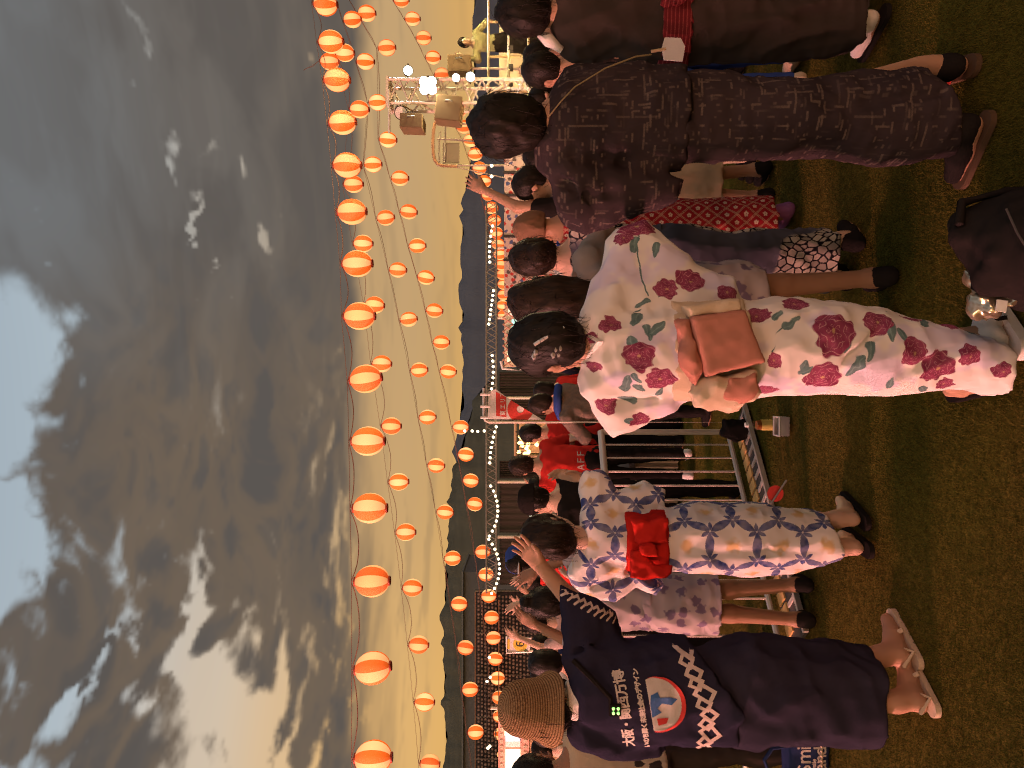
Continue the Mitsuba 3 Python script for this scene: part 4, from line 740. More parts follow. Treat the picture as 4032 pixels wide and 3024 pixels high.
# ---------------------------------------------------------------- the woman in the blue star yukata
def blue_woman():
    d = 3.34; k = person('woman seen from behind in white yukata with blue star leaves and a red sash'); hc = Q(1188, 1152, d); R = rotz(-.35); cx = PX(228, d)
    b = Blend(Q(1860, 1310, d) - [.1, .28, .02], Q(1110, 1005, d) + [.1, .4, .05], .012); add_head(b, hc, R, .96, Q(1285, 1165, d)); b.chain([Q(1290, 1165, d), Q(1400, 1165, d), Q(1500, 1165, d)], [.075, .085, .10], .04)
    arms = [(Q(1290, 1215, d), Q(1300, 1275, d + .06), Q(1250, 1250, d + .24)), (Q(1285, 1110, d), Q(1300, 1040, d + .08), Q(1246, 1030, d + .06))]
    for a in arms: b.chain(a, [.042, .034, .023], .02)
    fr, fl = np.array([PX(249, d), d - .02, .018]), np.array([PX(222, d), d - .05, .018]); tr, tl = fr + [.06, .19, 0], fl + [.02, .20, 0]
    for hp, an in ((Q(1500, 1142, d), fr), (Q(1500, 1188, d), fl)): kn = (hp * [1, 1, 0] + an * [1, 1, 0]) / 2 + [0, 0, .44]; b.cap(hp, kn, .066, .052, .03); b.cap(kn, an + [0, .02, .10], .048, .034, .02)
    foot(b, fr, tr, .95, fr + [0, .02, .10]); foot(b, fl, tl, .95, fl + [0, .02, .10]); m = relax(b.mesh(), 1)
    m = cat(m, hand_mesh(arms[1][2], Q(1205, 1022, d + .04) - arms[1][2], [-.7, -.5, 0], .92, .35, .14, 1), hand_mesh(arms[0][2], arms[0][2] - arms[0][1], [1, 0, 0], .92, .4, .14, -1, .006))
    put(k + '__body', m, 'm_skin3', True); put(k + '__hair', hair_mesh(hc, R, 1.03, 'updo', .009, 17), 'm_hair_brown', True)
    q = Q(1181, 1151, d); put(k + '__hair__pin', cat(lathe([(0, -.006), (.011, 0), (0, .006)], 8, q + [0, -.112, 0]), lathe([(0, -.005), (.008, 0), (0, .005)], 8, q + [.014, -.111, .006]), lathe([(0, -.005), (.008, 0), (0, .005)], 8, q + [-.004, -.112, -.016])), 'm_red', 40)
    rows = [(1256, 1140, 1190, .05, .02), (1272, 1116, 1208, .08), (1300, 1098, 1226, .10), (1345, 1106, 1226, .105), (1430, 1100, 1232, .115), (1500, 1086, 1240, .13), (1600, 1085, 1243, .135), (1700, 1094, 1236, .13), (1760, 1104, 1224, .125), (1806, 1112, 1210, .12)]
    g = Blend(Q(1825, 1320, d) - [0, .24, 0], Q(1215, 1005, d) + [.03, .28, .0], .010); g.loft(Lv(d, D(rows)), .02, 2.2)
    g.panel(poly(d, [(1268, 1112), (1250, 1060), (1262, 1020), (1298, 1026), (1338, 1060), (1395, 1040), (1442, 1058), (1434, 1088), (1385, 1098), (1340, 1108)]), d + .03, .055, .045, .05, (.15, 0))
    g.panel(poly(d, [(1265, 1200), (1240, 1212), (1223, 1240), (1236, 1266), (1290, 1300), (1330, 1302), (1374, 1270), (1418, 1288), (1438, 1262), (1400, 1238), (1345, 1220)]), d + .02, .06, .045, .05, (-.15, 0))
    g.cap(Q(1283, 1115, d), Q(1290, 1050, d + .05), .066, .058, .05); g.cap(Q(1285, 1205, d), Q(1280, 1260, d + .04), .066, .058, .05)
    p0, p1 = Q(1775, 1095, d), Q(1815, 1215, d); nn = np.array([-(p1 - p0)[2], 0, (p1 - p0)[0]]); nn /= np.linalg.norm(nn); nn = nn if nn[2] < 0 else -nn; g.keep(nn, p0)
    for a, c, y0, r in (((1290, 1200), (1340, 1220), -.09, .008), ((1450, 1180), (1780, 1180), -.135, .009), ((1280, 1262), (1360, 1250), -.04, .009), ((1300, 1285), (1380, 1262), -.045, .009), ((1280, 1080), (1380, 1075), -.04, .008), ((1480, 1225), (1600, 1232), -.10, .007)): g.cap(Q(*a, d) + [0, y0, 0], Q(*c, d) + [0, y0, 0], r, r, .022, cut=True)
    m = cloth(g, 61, .006, .08); put(k + '__yukata', m, 'm_star', True, uv=uvwrap(m, cx, d - .115))
    g = Blend(Q(1470, 1260, d) - [0, .26, 0], Q(1320, 1070, d) + [0, .2, 0], .010); g.loft(Lv(d, D([(1347, 1100, 1232, .118), (1390, 1098, 1234, .122), (1436, 1096, 1238, .128)])), .02, 2.2); put(k + '__sash', cloth(g, 63, .003, .05), 'm_obi_red', True)
    for pts, yo, t, s in (([(1352, 1172), (1378, 1168), (1402, 1200), (1436, 1206), (1432, 1230), (1350, 1232)], -.140, .026, 5), ([(1356, 1112), (1430, 1106), (1434, 1158), (1385, 1168), (1358, 1160)], -.134, .022, 6), ([(1368, 1158), (1405, 1156), (1408, 1182), (1372, 1184)], -.165, .024, 7)):
        a = np.array(poly(d, pts)); g = Blend([a[:, 0].min() - .04, d + yo - .08, a[:, 1].min() - .04], [a[:, 0].max() + .04, d + yo + .08, a[:, 1].max() + .04], .008); g.panel(poly(d, pts), d + yo, t, .02, .02); put(name(k + '__sash__bow'), cloth(g, 64 + s, .008, .04, (1, 1, 1)), 'm_obi_red', True)
    for f, t in ((fr, tr), (fl, tl)): put(name(k + '__sandal'), sole(f + (f - t) * .15, t, .042, .022, -.004), 'm_tee_black', 40)
blue_woman()

# ---------------------------------------------------------------- the person in the happi coat and straw hat
def stroke_poly(segs, w): return unary_union([LineString(s).buffer(w, cap_style=2, join_style=2) for s in segs])
def drape(shape2d, target, y_from, lift=.0035, cell=.012):
    """A flat print cut along a drawing in x, z and laid on the cloth of TARGET from the wearer's back."""
    gs = [g for g in getattr(shape2d, 'geoms', [shape2d]) if g.area > 1e-8]; V, Fc, n = [], [], 0
    for g in gs:
        a, bb, c, e = g.bounds
        for i in np.arange(math.floor(a / cell), math.ceil(c / cell)):
            for j in np.arange(math.floor(bb / cell), math.ceil(e / cell)):
                q = g.intersection(sbox(i * cell, j * cell, (i + 1) * cell, (j + 1) * cell))
                for qq in getattr(q, 'geoms', [q]):
                    if qq.geom_type != 'Polygon' or qq.area < 1e-9: continue
                    v, f = trimesh.creation.triangulate_polygon(qq, engine='earcut'); V.append(v); Fc.append(f + n); n += len(v)
    v2 = np.vstack(V); f = np.vstack(Fc); o = np.stack([v2[:, 0], np.full(len(v2), y_from), v2[:, 1]], 1)
    hit, ray, _ = target.ray.intersects_location(o, np.tile([0, 1.0, 0], (len(o), 1)), multiple_hits=False)
    y = np.full(len(o), np.nan); y[ray] = hit[:, 1]; ok = ~np.isnan(y); y[ok] -= lift
    f = f[ok[f].all(1)]; yy = y[f]; f = f[(yy.max(1) - yy.min(1)) < .10]
    o[:, 1] = np.where(ok, y, y_from); return trimesh.Trimesh(o, f, process=False)
def put_split(key, m, mt):
    m.merge_vertices()
    for c in m.split(only_watertight=False):
        if c.area > 6e-5: put(name(key), c, mt)
def happi():
    d = 2.85; k = person('person in navy happi coat with white lettering and a straw hat, seen from behind'); hc = Q(1178, 1528, d); R = rotz(-.25); S = .96
    b = Blend(Q(2010, 1660, d) - [.1, .3, .02], Q(1080, 1150, d) + [.1, .45, .05], .012); add_head(b, hc, R, S, Q(1290, 1508, d) + [0, .03, 0]); b.chain([Q(1290, 1505, d), Q(1430, 1495, d), Q(1540, 1490, d)], [.085, .10, .11], .04)
    arms = [(Q(1290, 1580, d), Q(1400, 1610, d + .06), Q(1380, 1590, d + .25)), (Q(1285, 1420, d), Q(1262, 1330, d + .10), Q(1168, 1222, d + .14))]
    for a in arms: b.chain(a, [.046, .038, .027], .02)
    b.cap(arms[1][1], arms[1][2], .040, .026, .02)
    fr, fl = np.array([PX(110, d + .02), d + .02, .022]), np.array([PX(64, d - .10), d - .10, .022]); tr, tl = fr + [.10, .17, 0], fl + [.10, .17, 0]
    for hp, an in ((Q(1570, 1462, d), fr), (Q(1570, 1520, d), fl)): kn = (hp * [1, 1, 0] + an * [1, 1, 0]) / 2 + [0, 0, .46]; b.cap(hp, kn, .065, .056, .03); b.cap(kn, an + [0, .02, .12], .054, .037, .02)
    foot(b, fr, tr, 1.0, fr + [0, .02, .11]); foot(b, fl, tl, 1.0, fl + [0, .02, .11]); m = relax(b.mesh(), 1)
    m = cat(m, hand_mesh(arms[1][2], Q(1115, 1165, d + .16) - arms[1][2], [-.5, -.8, 0], .98, .22, .16, 1), hand_mesh(arms[0][2], arms[0][2] - arms[0][1], [1, 0, 0], .95, .5, .1, -1, .007))
    put(k + '__body', m, 'm_skin', True); put(k + '__hair', hair_mesh(hc, R, .98, 'short', .010, 23), 'm_hair', True)
    # straw hat: crown tipped back, brim curving down
    prof = [(0, .142), (.030, .140), (.058, .131), (.080, .114), (.095, .088), (.103, .054), (.107, .020), (.110, -.004), (.118, -.026), (.128, -.046), (.136, -.062), (.137, -.065), (.122, -.044), (.104, -.002)]
    prof = np.array(prof); L = np.concatenate([[0], np.cumsum(np.linalg.norm(np.diff(prof, axis=0), axis=1))]); ls = np.arange(0, L[-1], .0018); pr = np.stack([np.interp(ls, L, prof[:, 0]), np.interp(ls, L, prof[:, 1])], 1); tg = np.gradient(pr, axis=0); tg /= np.linalg.norm(tg, axis=1, keepdims=True)
    prof = pr + np.stack([tg[:, 1] * -1, tg[:, 0]], 1) * (.0016 * np.abs(np.sin(ls * math.pi / .0095)) - .001)[:, None]; prof[0, 0] = 0; L = ls
    m = lathe(prof, 64); an = np.arange(64) / 64; uv = np.stack([np.tile(an * 5, len(prof)), np.repeat(L / .0095 / 95 * 1.0, 64)], 1)
    v = m.vertices; v[:, 2] += .010 * np.sin(np.arctan2(v[:, 1], v[:, 0]) * 3 + 1) * smooth01(.10, .15, np.hypot(v[:, 0], v[:, 1])); M = rotz(.45) @ rotx(.42) @ rotz(.25); m.vertices = v @ M.T * 1.02 + hc + np.array([.005, -.020, .040]); put(k + '__straw_hat', m, 'm_straw', True, uv=uv)
    # white collar of the shirt below
    g = Blend(Q(1320, 1590, d) - [0, .2, 0], Q(1200, 1420, d) + [0, .2, 0], .009); g.loft(Lv(d, D([(1222, 1478, 1548, .065, .01), (1262, 1452, 1562, .088, -.01), (1300, 1440, 1570, .100, -.01)])), .02, 2.1); put(k + '__shirt', cloth(g, 71, .004, .05), 'm_cottonwhite', True)
    rows = [(1236, 1436, 1574, .090, .03), (1262, 1404, 1590, .110), (1300, 1386, 1602, .120), (1360, 1378, 1606, .128), (1420, 1372, 1608, .138), (1500, 1374, 1606, .150), (1582, 1384, 1604, .160)]
    g = Blend(Q(1600, 1640, d) - [0, .24, 0], Q(1190, 1235, d) + [.02, .3, .0], .010); g.loft(Lv(d, D(rows)), .02, 2.35)
    g.panel(poly(d, [(1250, 1440), (1218, 1380), (1210, 1320), (1214, 1276), (1336, 1336), (1346, 1372), (1340, 1400)]), d + .05, .060, .045, .05, (.25, 0)); g.cap(Q(1262, 1425, d), Q(1262, 1330, d + .07), .080, .070, .05)
    g.cap(Q(1275, 1580, d), Q(1390, 1608, d + .05), .085, .075, .05)
    p0, p1 = Q(1480, 1372, d), Q(1578, 1500, d); nn = np.array([-(p1 - p0)[2], 0, (p1 - p0)[0]]); nn /= np.linalg.norm(nn); nn = nn if nn[2] < 0 else -nn; g.keep(nn, p0)
    for a, c, y0, r in (((1300, 1560), (1470, 1590), -.12, .010), ((1260, 1550), (1330, 1600), -.10, .010), ((1290, 1410), (1420, 1390), -.10, .009), ((1240, 1400), (1330, 1370), -.05, .010), ((1420, 1540), (1540, 1560), -.15, .008)): g.cap(Q(*a, d) + [0, y0, 0], Q(*c, d) + [0, y0, 0], r, r, .025, cut=True)
    coat = cloth(g, 73, .007, .09); put(k + '__happi_coat', coat, 'm_navy', True)
    # navy skirt
    rows = [(1480, 1400, 1580, .105), (1560, 1380, 1598, .125), (1625, 1362, 1612, .160), (1700, 1372, 1610, .165), (1800, 1388, 1604, .165), (1886, 1400, 1608, .165)]
    g = Blend(Q(1900, 1640, d) - [0, .26, 0], Q(1470, 1340, d) + [.02, .26, 0], .011); g.loft(Lv(d, D(rows)), .02, 2.2)
    for a, c, r in (((1600, 1520), (1870, 1590), .014), ((1650, 1440), (1880, 1450), .010), ((1620, 1570), (1880, 1600), .012)): g.cap(Q(*a, d) + [0, -.17, 0], Q(*c, d) + [0, -.17, 0], r, r, .035, cut=True)
    put(k + '__skirt', cloth(g, 75, .009, .10), 'm_navy2', True)
    for f, t in ((fr, tr), (fl, tl)):
        put(name(k + '__sandal'), sole(f + (f - t) * .10, t + (t - f) * .02, .038, .022, -.004), 'm_obi_cream', 40); u = (t - f) / np.linalg.norm(t - f); s_ = np.array([-u[1], u[0], 0])
        put(name(k + '__sandal__strap'), cat(tube([f + u * .10 + s_ * .046, f + u * .10 + [0, 0, .052], f + u * .10 - s_ * .046], .010, 6), tube([f + s_ * .036, f - u * .040 + [0, 0, .045], f - s_ * .036, f + u * .03 - s_ * .03 + [0, 0, .05], f + u * .03 + s_ * .03 + [0, 0, .05], f + s_ * .036], .008, 6)), 'm_obi_cream', 40)
    # prints: lettering, round emblem, chain border
    def pq(x, y): q = Q(x, y, d); return (q[0], q[2])
    a, e = np.array(pq(1352, 1596)), np.array(pq(1318, 1390)); ax = (e - a); n_ = np.linalg.norm(ax); ax /= n_; up = np.array([-ax[1], ax[0]])
    def line(text, org, hgt, step, mt, nm):
        out = []
        for i, ch in enumerate(text):
            g2 = glyph(ch)
            if g2 is not None: out.append(trimesh_affine(g2, np.asarray(org) + ax * step * i, ax * hgt, up * hgt))
        put(name(k + '__happi_coat__' + nm), drape(unary_union([o.buffer(.0012) for o in out]), coat, d - .5, .004), mt)
    line('大阪・関西万博', a - up * .022, .047, .0445, 'm_print', 'lettering')
    a2 = np.array(pq(1388, 1590)); line('いのち輝く未来社会のデザイン', a2 - up * .012, .0235, .0222, 'm_print', 'lettering')
    c0 = np.array(pq(1408, 1490)); disc = Point(*c0).buffer(.100, 24).intersection(affinity_half(c0, ax, up, .030))
    put(k + '__happi_coat__emblem', drape(disc, coat, d - .5, .003), 'm_print')
    wave = Polygon([c0 + ax * x + up * y for x, y in ((-.045, .028), (-.03, -.01), (-.012, .004), (.004, -.016), (-.006, -.05), (.012, -.075), (.026, -.045), (.028, -.012), (.05, -.006), (.04, .02), (.012, .028))]); ring = (Point(*c0).buffer(.103, 24).difference(Point(*(c0 + up * .012 + ax * .002)).buffer(.099, 24))).intersection(affinity_half(c0, ax, up, .028))
    put(name(k + '__happi_coat__emblem'), drape(wave.intersection(disc), coat, d - .5, .006), 'm_print_blue')
    put(name(k + '__happi_coat__emblem'), drape(unary_union([ring, Polygon([c0 + ax * x + up * y for x, y in ((-.075, .010), (-.05, .012), (-.052, -.03), (-.07, -.02))])]), coat, d - .5, .0065), 'm_print_red')
    sq = []
    path = [(1500, 1380), (1512, 1424), (1532, 1462), (1542, 1506), (1546, 1550), (1540, 1592)]
    pts = [np.array(pq(x - 30, y)) for x, y in path]
    for i, p in enumerate(pts):
        t_ = (pts[min(i + 1, len(pts) - 1)] - pts[max(i - 1, 0)]); ang = math.atan2(t_[1], t_[0]) + .75; s0 = .036 if i % 2 == 0 else .030
        for s1 in (s0,): o = sbox(-s1, -s1 * .8, s1, s1 * .8).difference(sbox(-s1 + .014, -s1 * .8 + .014, s1 - .014, s1 * .8 - .014)); from shapely import affinity as AF; sq.append(AF.translate(AF.rotate(o, math.degrees(ang), origin=(0, 0)), *p))
        if i < len(pts) - 1: m_ = (p + pts[i + 1]) / 2; o = sbox(-.026, -.022, .026, .022).difference(sbox(-.013, -.010, .013, .010)); sq.append(AF.translate(AF.rotate(o, math.degrees(ang) + 6, origin=(0, 0)), *(m_ + [0, .012])))
    [put_split(k + '__happi_coat__chain_link', drape(o, coat, d - .5, .004 + .0012 * (i % 2)), 'm_print_pink') for i, o in enumerate(sq)]
    # twisted white border along the sleeve opening
    cuff = []
    for t in np.linspace(.04, .96, 9): p = np.array(pq(1214 + 122 * t, 1284 + 60 * t)); cuff.append(LineString([p + [-.012, .010], p + [.0, -.010], p + [.014, -.004], p + [.010, .012]]).buffer(.0042))
    [put_split(k + '__happi_coat__sleeve_border', drape(o, coat, d - .5, .004), 'm_print_pink') for o in cuff]
    # strap and the little green lights
    put(k + '__bag_strap', tube([Q(1236, 1412, d) + [0, -.07, 0], Q(1275, 1440, d) + [0, -.128, 0], Q(1310, 1474, d) + [0, -.142, 0], Q(1312, 1510, d) + [0, -.140, 0]], .010, 6), 'm_tee_black', 40)
    q = Q(1320, 1496, d) + [0, -.158, 0]; k = thing('clip_light', 'small square light with four green lamps on the navy coat', 'light'); put(k + '__light_case', bx(q[0] - .020, q[0] + .020, q[1] - .002, q[1] + .016, q[2] - .020, q[2] + .020), 'm_tee_black')
    for i in (-1, 1):
        for j in (-1, 1):
            put(name(k + '__green_light'), trimesh.creation.icosphere(subdivisions=1, radius=.0062).apply_translation([q[0] + i * .0085, q[1] - .003, q[2] + j * .009]), 'm_white', emitter=glow((.30, 1.5, .22), .03))
mat('m_print', weave_col((.42, .37, .34), (.54, .48, .44)), .8); mat('m_print_blue', (.035, .10, .26), .8); mat('m_print_red', (.52, .04, .035), .8); mat('m_print_pink', weave_col((.46, .36, .33), (.56, .46, .42)), .8)
def trimesh_affine(g, o, ex, ey):
    from shapely import affinity
    return affinity.affine_transform(g, [ex[0], ey[0], ex[1], ey[1], o[0], o[1]])
def affinity_half(c, ax, up, cut): return Polygon([c + ax * x + up * y for x, y in ((-.3, cut), (.3, cut), (.3, -.3), (-.3, -.3))])
happi()
# ---------------------------------------------------------------- floodlights outside the frame; the two warm masts are added as unseen fill
def flood(label, base, head, aim, L, r, n=1):
    k = thing('floodlight_mast', label, 'floodlight'); b, h, a = np.array(base, float), np.array(head, float), np.array(aim, float)
    part(k, 'mast', tube([b, [b[0], b[1], h[2]]], .06, 8), 'm_galv', 40); d = (a - h) / np.linalg.norm(a - h); M = trimesh.geometry.align_vectors([0, 0, 1], d)
    s = np.cross(d, [0, 0, 1]); s /= np.linalg.norm(s)
    for i in range(n):
        c = h + s * (i - (n - 1) / 2) * 2.5 * r
        part(k, 'lamp_housing', lathe([(0, -.5 * r), (.6 * r, -.45 * r), (r * 1.05, .02), (r * 1.12, .02), (r * 1.12, -.02), (.66 * r, -.52 * r), (0, -.56 * r)], 20).apply_transform(M).apply_translation(c), 'm_dark', 40)
        an = np.arange(20) * math.pi / 10; m = trimesh.Trimesh(np.vstack([[0, 0, 0], np.stack([r * np.cos(an), r * np.sin(an), an * 0], 1)]), [[0, j + 1, (j + 1) % 20 + 1] for j in range(20)], process=False); m.apply_transform(M); m.apply_translation(c)
        part(k, 'lens', m, 'm_white', emitter=glow(L, 6.0))
flood('tall floodlight mast with rose coloured lamps at the left of the field', (-16, 1.6, 0), (-16, 1.6, 4.4), (1, 3.2, .8), (1250, 470, 410), .45, 2)
flood('added unseen floodlight mast with warm fill lamps behind the crowd, right', (7, -9, 0), (7, -9, 6.5), (0, 4, .8), (62, 26, 15), .5, 3)
flood('added unseen floodlight mast with warm fill lamps behind the crowd, left', (-8, -10, 0), (-8, -10, 6.5), (0, 4, .8), (62, 26, 15), .5, 3)
# ---------------------------------------------------------------- trusses, stands, stalls and the stage behind the crowd
def zigzag(a0, a1, b0, b1, n, r, mt, k):
    a0, a1, b0, b1 = (np.asarray(q, float) for q in (a0, a1, b0, b1)); pts = []
    for i in range(n + 1): t = i / n; pts.append(a0 + (a1 - a0) * t if i % 2 == 0 else b0 + (b1 - b0) * t)
    out = [tube([p, q], r, 5) for p, q in zip(pts[:-1], pts[1:])]; m = out[0]
    part(k, 'lacing', cat(*out), mt)
def truss(label, p0, p1, w, hgt, n, mt='m_truss', r=.022, cat_='truss', k=None, faces=(0, 1, 2, 3)):
    p0, p1 = np.array(p0, float), np.array(p1, float); k = k or thing('truss', label, cat_); t = (p1 - p0) / np.linalg.norm(p1 - p0)
    s = np.array([0, 1.0, 0]) if abs(t[2]) > .8 or abs(t[0]) > .5 else np.array([1.0, 0, 0]); u = np.cross(t, s); u = u if abs(t[2]) > .8 or u[2] > 0 else -u
    c = [(-u * hgt / 2 - s * w / 2), (-u * hgt / 2 + s * w / 2), (u * hgt / 2 + s * w / 2), (u * hgt / 2 - s * w / 2)]
    for o in c: part(k, 'chord', tube([p0 + o, p1 + o], r, 6), mt, 40)
    for f in faces: a, b_ = c[f], c[(f + 1) % 4]; zigzag(p0 + a, p1 + a, p0 + b_, p1 + b_, n, r * .55, mt, k)
    return k
mat('m_truss', (.74, .67, .58), .45, .5, .25); mat('m_truss_dark', (.26, .235, .20), .5, .4, .3)
matt('m_backcloth', weave_col((.050, .043, .036), (.075, .065, .054), .3)); matt('m_wood', weave_col((.42, .30, .17), (.56, .42, .25), 1.5)); mat('m_speaker', (.22, .15, .08), .7); mat('m_grille', (.15, .105, .06), .7)
# the long truss with its festoon of bulbs, black cloths below
d = 22.0; xl, xr, z0, z1 = PX(176, d), PX(566, d), PZ(496.5, d), PZ(486.5, d)
truss('long horizontal truss above the black cloths, hung with white bulbs', (xl, d, (z0 + z1) / 2), (xr, d, (z0 + z1) / 2), .30, z1 - z0, 66, 'm_truss_dark', .022, faces=(3, 1))
for U, what in ((231, 'left end'), (286, 'middle, left of the warm lights'), (370, 'middle, behind the banner'), (450, 'right half'), (520, 'right end')):
    k = thing('truss_post', f'grey post under the long truss near its {what}', 'post'); part(k, 'pole', tube([(PX(U, d), d, 0), (PX(U, d), d, z0 - .03)], .045, 8), 'm_truss', 40); part(k, 'base_plate', bx(PX(U, d) - .25, PX(U, d) + .25, d - .25, d + .25, 0, .02), 'm_galv')
for i, (a, b_) in enumerate(((180, 229), (233, 284), (288, 306), (346, 368), (372, 396))):
    z = PZ(499, d); n = 40; xs = np.linspace(PX(a, d), PX(b_, d), n); ys = d + .35 + .035 * np.sin(np.arange(n) * 1.3); v = np.vstack([np.stack([xs, ys, np.full(n, .0)], 1), np.stack([xs, ys, np.full(n, z)], 1)]); q = np.stack([np.arange(n - 1), np.arange(1, n), n + np.arange(1, n), n + np.arange(n - 1)], 1)
    k = thing('backcloth', ('first', 'second', 'third', 'fourth', 'fifth')[i] + ' black backcloth from the left below the long truss', 'curtain'); put(k, trimesh.Trimesh(v, np.vstack([q[:, [0, 1, 2]], q[:, [0, 2, 3]]]), process=False), 'm_backcloth', True)
def festoon(label, pts, dep, rad=.045, L=(3.2, 2.7, 1.7)):
    k = thing('festoon_lights', label, 'string lights'); w = [Q(x, y, dep) for x, y in pts]; part(k, 'cord', tube([q + [0, .02, .06] for q in w], .010, 5), 'm_dark')
    for q in w: put(name(k + '__bulb'), lathe([(0, -rad), (rad * .7, -rad * .7), (rad, 0), (rad * .7, rad * .7), (0, rad)], 8, q), 'm_white', True, emitter=glow(L, .02))
def arc(x0, y0, x1, y1, n, sag): return [(x0 + (x1 - x0) * t + sag * 4 * t * (1 - t), y0 + (y1 - y0) * t) for t in np.linspace(0, 1, n)]
festoon('festoon of white bulbs on the truss, left bay, hanging low', arc(1062, 1282, 1056, 1165, 12, 20), 21.8)
festoon('festoon of white bulbs on the truss between the two left posts', arc(1057, 1158, 1060, 1050, 11, 17), 21.8)
festoon('festoon of white bulbs on the truss left of the banner', arc(1058, 1000, 1072, 922, 8, -3), 21.8)
festoon('short row of white bulbs rising left of the banner pole', [(1004, 931), (1020, 931), (1032, 932), (1046, 931)], 21.6)
festoon('festoon of white bulbs on the truss above the peony woman', arc(1062, 840, 1063, 768, 7, 3), 21.8)
festoon('festoon of white bulbs on the truss right of the long hair', arc(1056, 700, 1066, 628, 8, 0), 21.8)
festoon('festoon of white bulbs on the truss behind the low lanterns', arc(1058, 566, 1064, 488, 8, -3), 21.8)
festoon('few white bulbs in front of the grandstand', [(1057, 1420), (1059, 1463), (1052, 1472), (1058, 1612), (1054, 1616)], 21.0)
festoon('two white bulbs below the raised arm', [(1062, 358), (1062, 381)], 12.0, .03)
# the grandstand of small seats
d = 27.0; k = thing('grandstand', 'dark scaffold grandstand of small round seats at the left', 'grandstand'); xl, xr = PX(-160, d), PX(177, d); zb, zt = PZ(545, d), PZ(475, d)
n = 19; stp = (zt - .12 - zb) / n; seats = []; xs = np.arange(xl + .1, xr, .148)
for i in range(n):
    z = zb + stp * (i + .5); y = d + (i - n) * .055
    for j, x in enumerate(xs):
        s = lathe([(0, 0.01), (.036, .014), (.046, .048), (.034, .080), (0, .088)], 6); v = s.vertices; v[:, 1] *= .45; s.apply_translation([x + .01 * ((i * 7 + j * 3) % 5 - 2), y - .03, z]); seats.append(s)
put(k + '__seats', cat(*seats), 'm_seat'); labels[k + '__seats'] = {'kind': 'stuff'}; mat('m_seat', lambda p, n, uv: mikit.mix((.20, .145, .115), (.32, .235, .19), mikit.cell_rand(dr.floor(p.x / .148), dr.floor(p.z / .13))), .7)
for i in range(n): part(k, 'tier', bx(xl, xr, d + (i - n) * .055, d + (i - n) * .055 + .05, zb + stp * i - .012, zb + stp * i + .010), 'm_dark')
part(k, 'back_wall', bx(xl, xr, d + .12, d + .18, 0, zt), 'm_dark'); part(k, 'front_wall', bx(xl, xr, d - n * .055 - .2, d - n * .055 - .12, 0, zb), 'm_dark')
for V in (475.5, 500): part(k, 'rail', tube([(xl, d - (1.1 if V > 490 else .1), PZ(V, d)), (xr, d - (1.1 if V > 490 else .1), PZ(V, d))], .022, 6), 'm_rust', 40)
mat('m_rust', (.30, .17, .10), .6)
for x in np.linspace(xl, xr - .02, 9): part(k, 'upright', tube([(x, d + .06, 0), (x, d + .06, zt)], .025, 6), 'm_truss_dark', 40)
# lit stall panels at the left edge
d = 13.0; k = thing('lit_stall', 'stall at the left edge with a glowing sign of white, blue and red panels', 'stall')
def pan(nm, x0, x1, y0, y1, mt, yo=0.0, th=.04, **kw): a, b_ = Q(x0, y1, d), Q(x1, y0, d); put(name(k + '__' + nm), bx(min(a[0], b_[0]), max(a[0], b_[0]), d + yo, d + yo + th, b_[2], a[2]), mt, **kw)
pan('sign_frame', 1076, 1143, 1524, 1740, 'm_pinkframe', .05); mat('m_pinkframe', (.60, .34, .26), .6)
for y0, y1, c in ((1530, 1546, (1.5, 1.5, 1.1)), (1549, 1566, (.22, .42, .95)), (1569, 1589, (1.4, 1.35, .9)), (1591, 1600, (.45, .70, 1.0)), (1602, 1614, (.95, .30, .22)), (1620, 1660, (1.35, 1.4, 1.0)), (1664, 1690, (.22, .42, .95))): pan('sign_panel', 1092 if y0 != 1569 else 1090, 1124 if y0 != 1569 else 1127, y0, y1, 'm_white', .0, .03, emitter=glow(c, .3))
for i, y in enumerate(range(1535, 1700, 13)): pan('sign_bar', 1080, 1087, y, y + 8, 'm_cream', .03, .02); pan('sign_bar', 1131, 1139, y, y + 5, 'm_cream', .03, .02)
pan('curtain', 1143, 1300, 1534, 1740, 'm_wood', .10); part(k, 'post', tube([Q(1060, 1530, d), [Q(1060, 1530, d)[0], d, 0]], .03, 8), 'm_truss', 40)
# stall of warm bulbs behind the red shirts
d = 12.0; k = thing('bulb_stall', 'small stall full of warm yellow bulbs behind the red shirted man', 'stall')
for x in (Q(1, 912, d)[0], Q(1, 985, d)[0]): part(k, 'post', tube([(x, d, 0), (x, d, PZ(1112 * .463, d))], .025, 8), 'm_wood', 40)
part(k, 'beam', tube([Q(1113, 985, d), Q(1113, 912, d)], .022, 8), 'm_wood', 40); part(k, 'counter', bx(Q(1, 990, d)[0], Q(1, 908, d)[0], d - .1, d + .5, .7, .76), 'm_wood'); part(k, 'back_cloth', bx(Q(1, 985, d)[0], Q(1, 912, d)[0], d + .5, d + .53, 0, PZ(1120 * .463, d)), 'm_wood')
r = np.random.default_rng(4)
for i in range(24):
    x, y = r.uniform(1119, 1162), r.uniform(918, 982); q = Q(x, y, d + r.uniform(-.05, .3)); put(name(k + '__bulb'), lathe([(0, -.035), (.03, -.02), (.036, 0), (.02, .028), (0, .04)], 8, q), 'm_white', True, emitter=glow((3.6, 2.3, .75), .03)); part(k, 'bulb_cord', tube([q + [0, 0, .03], [q[0], q[1], PZ(1113 * .463, d)]], .006, 4), 'm_dark')
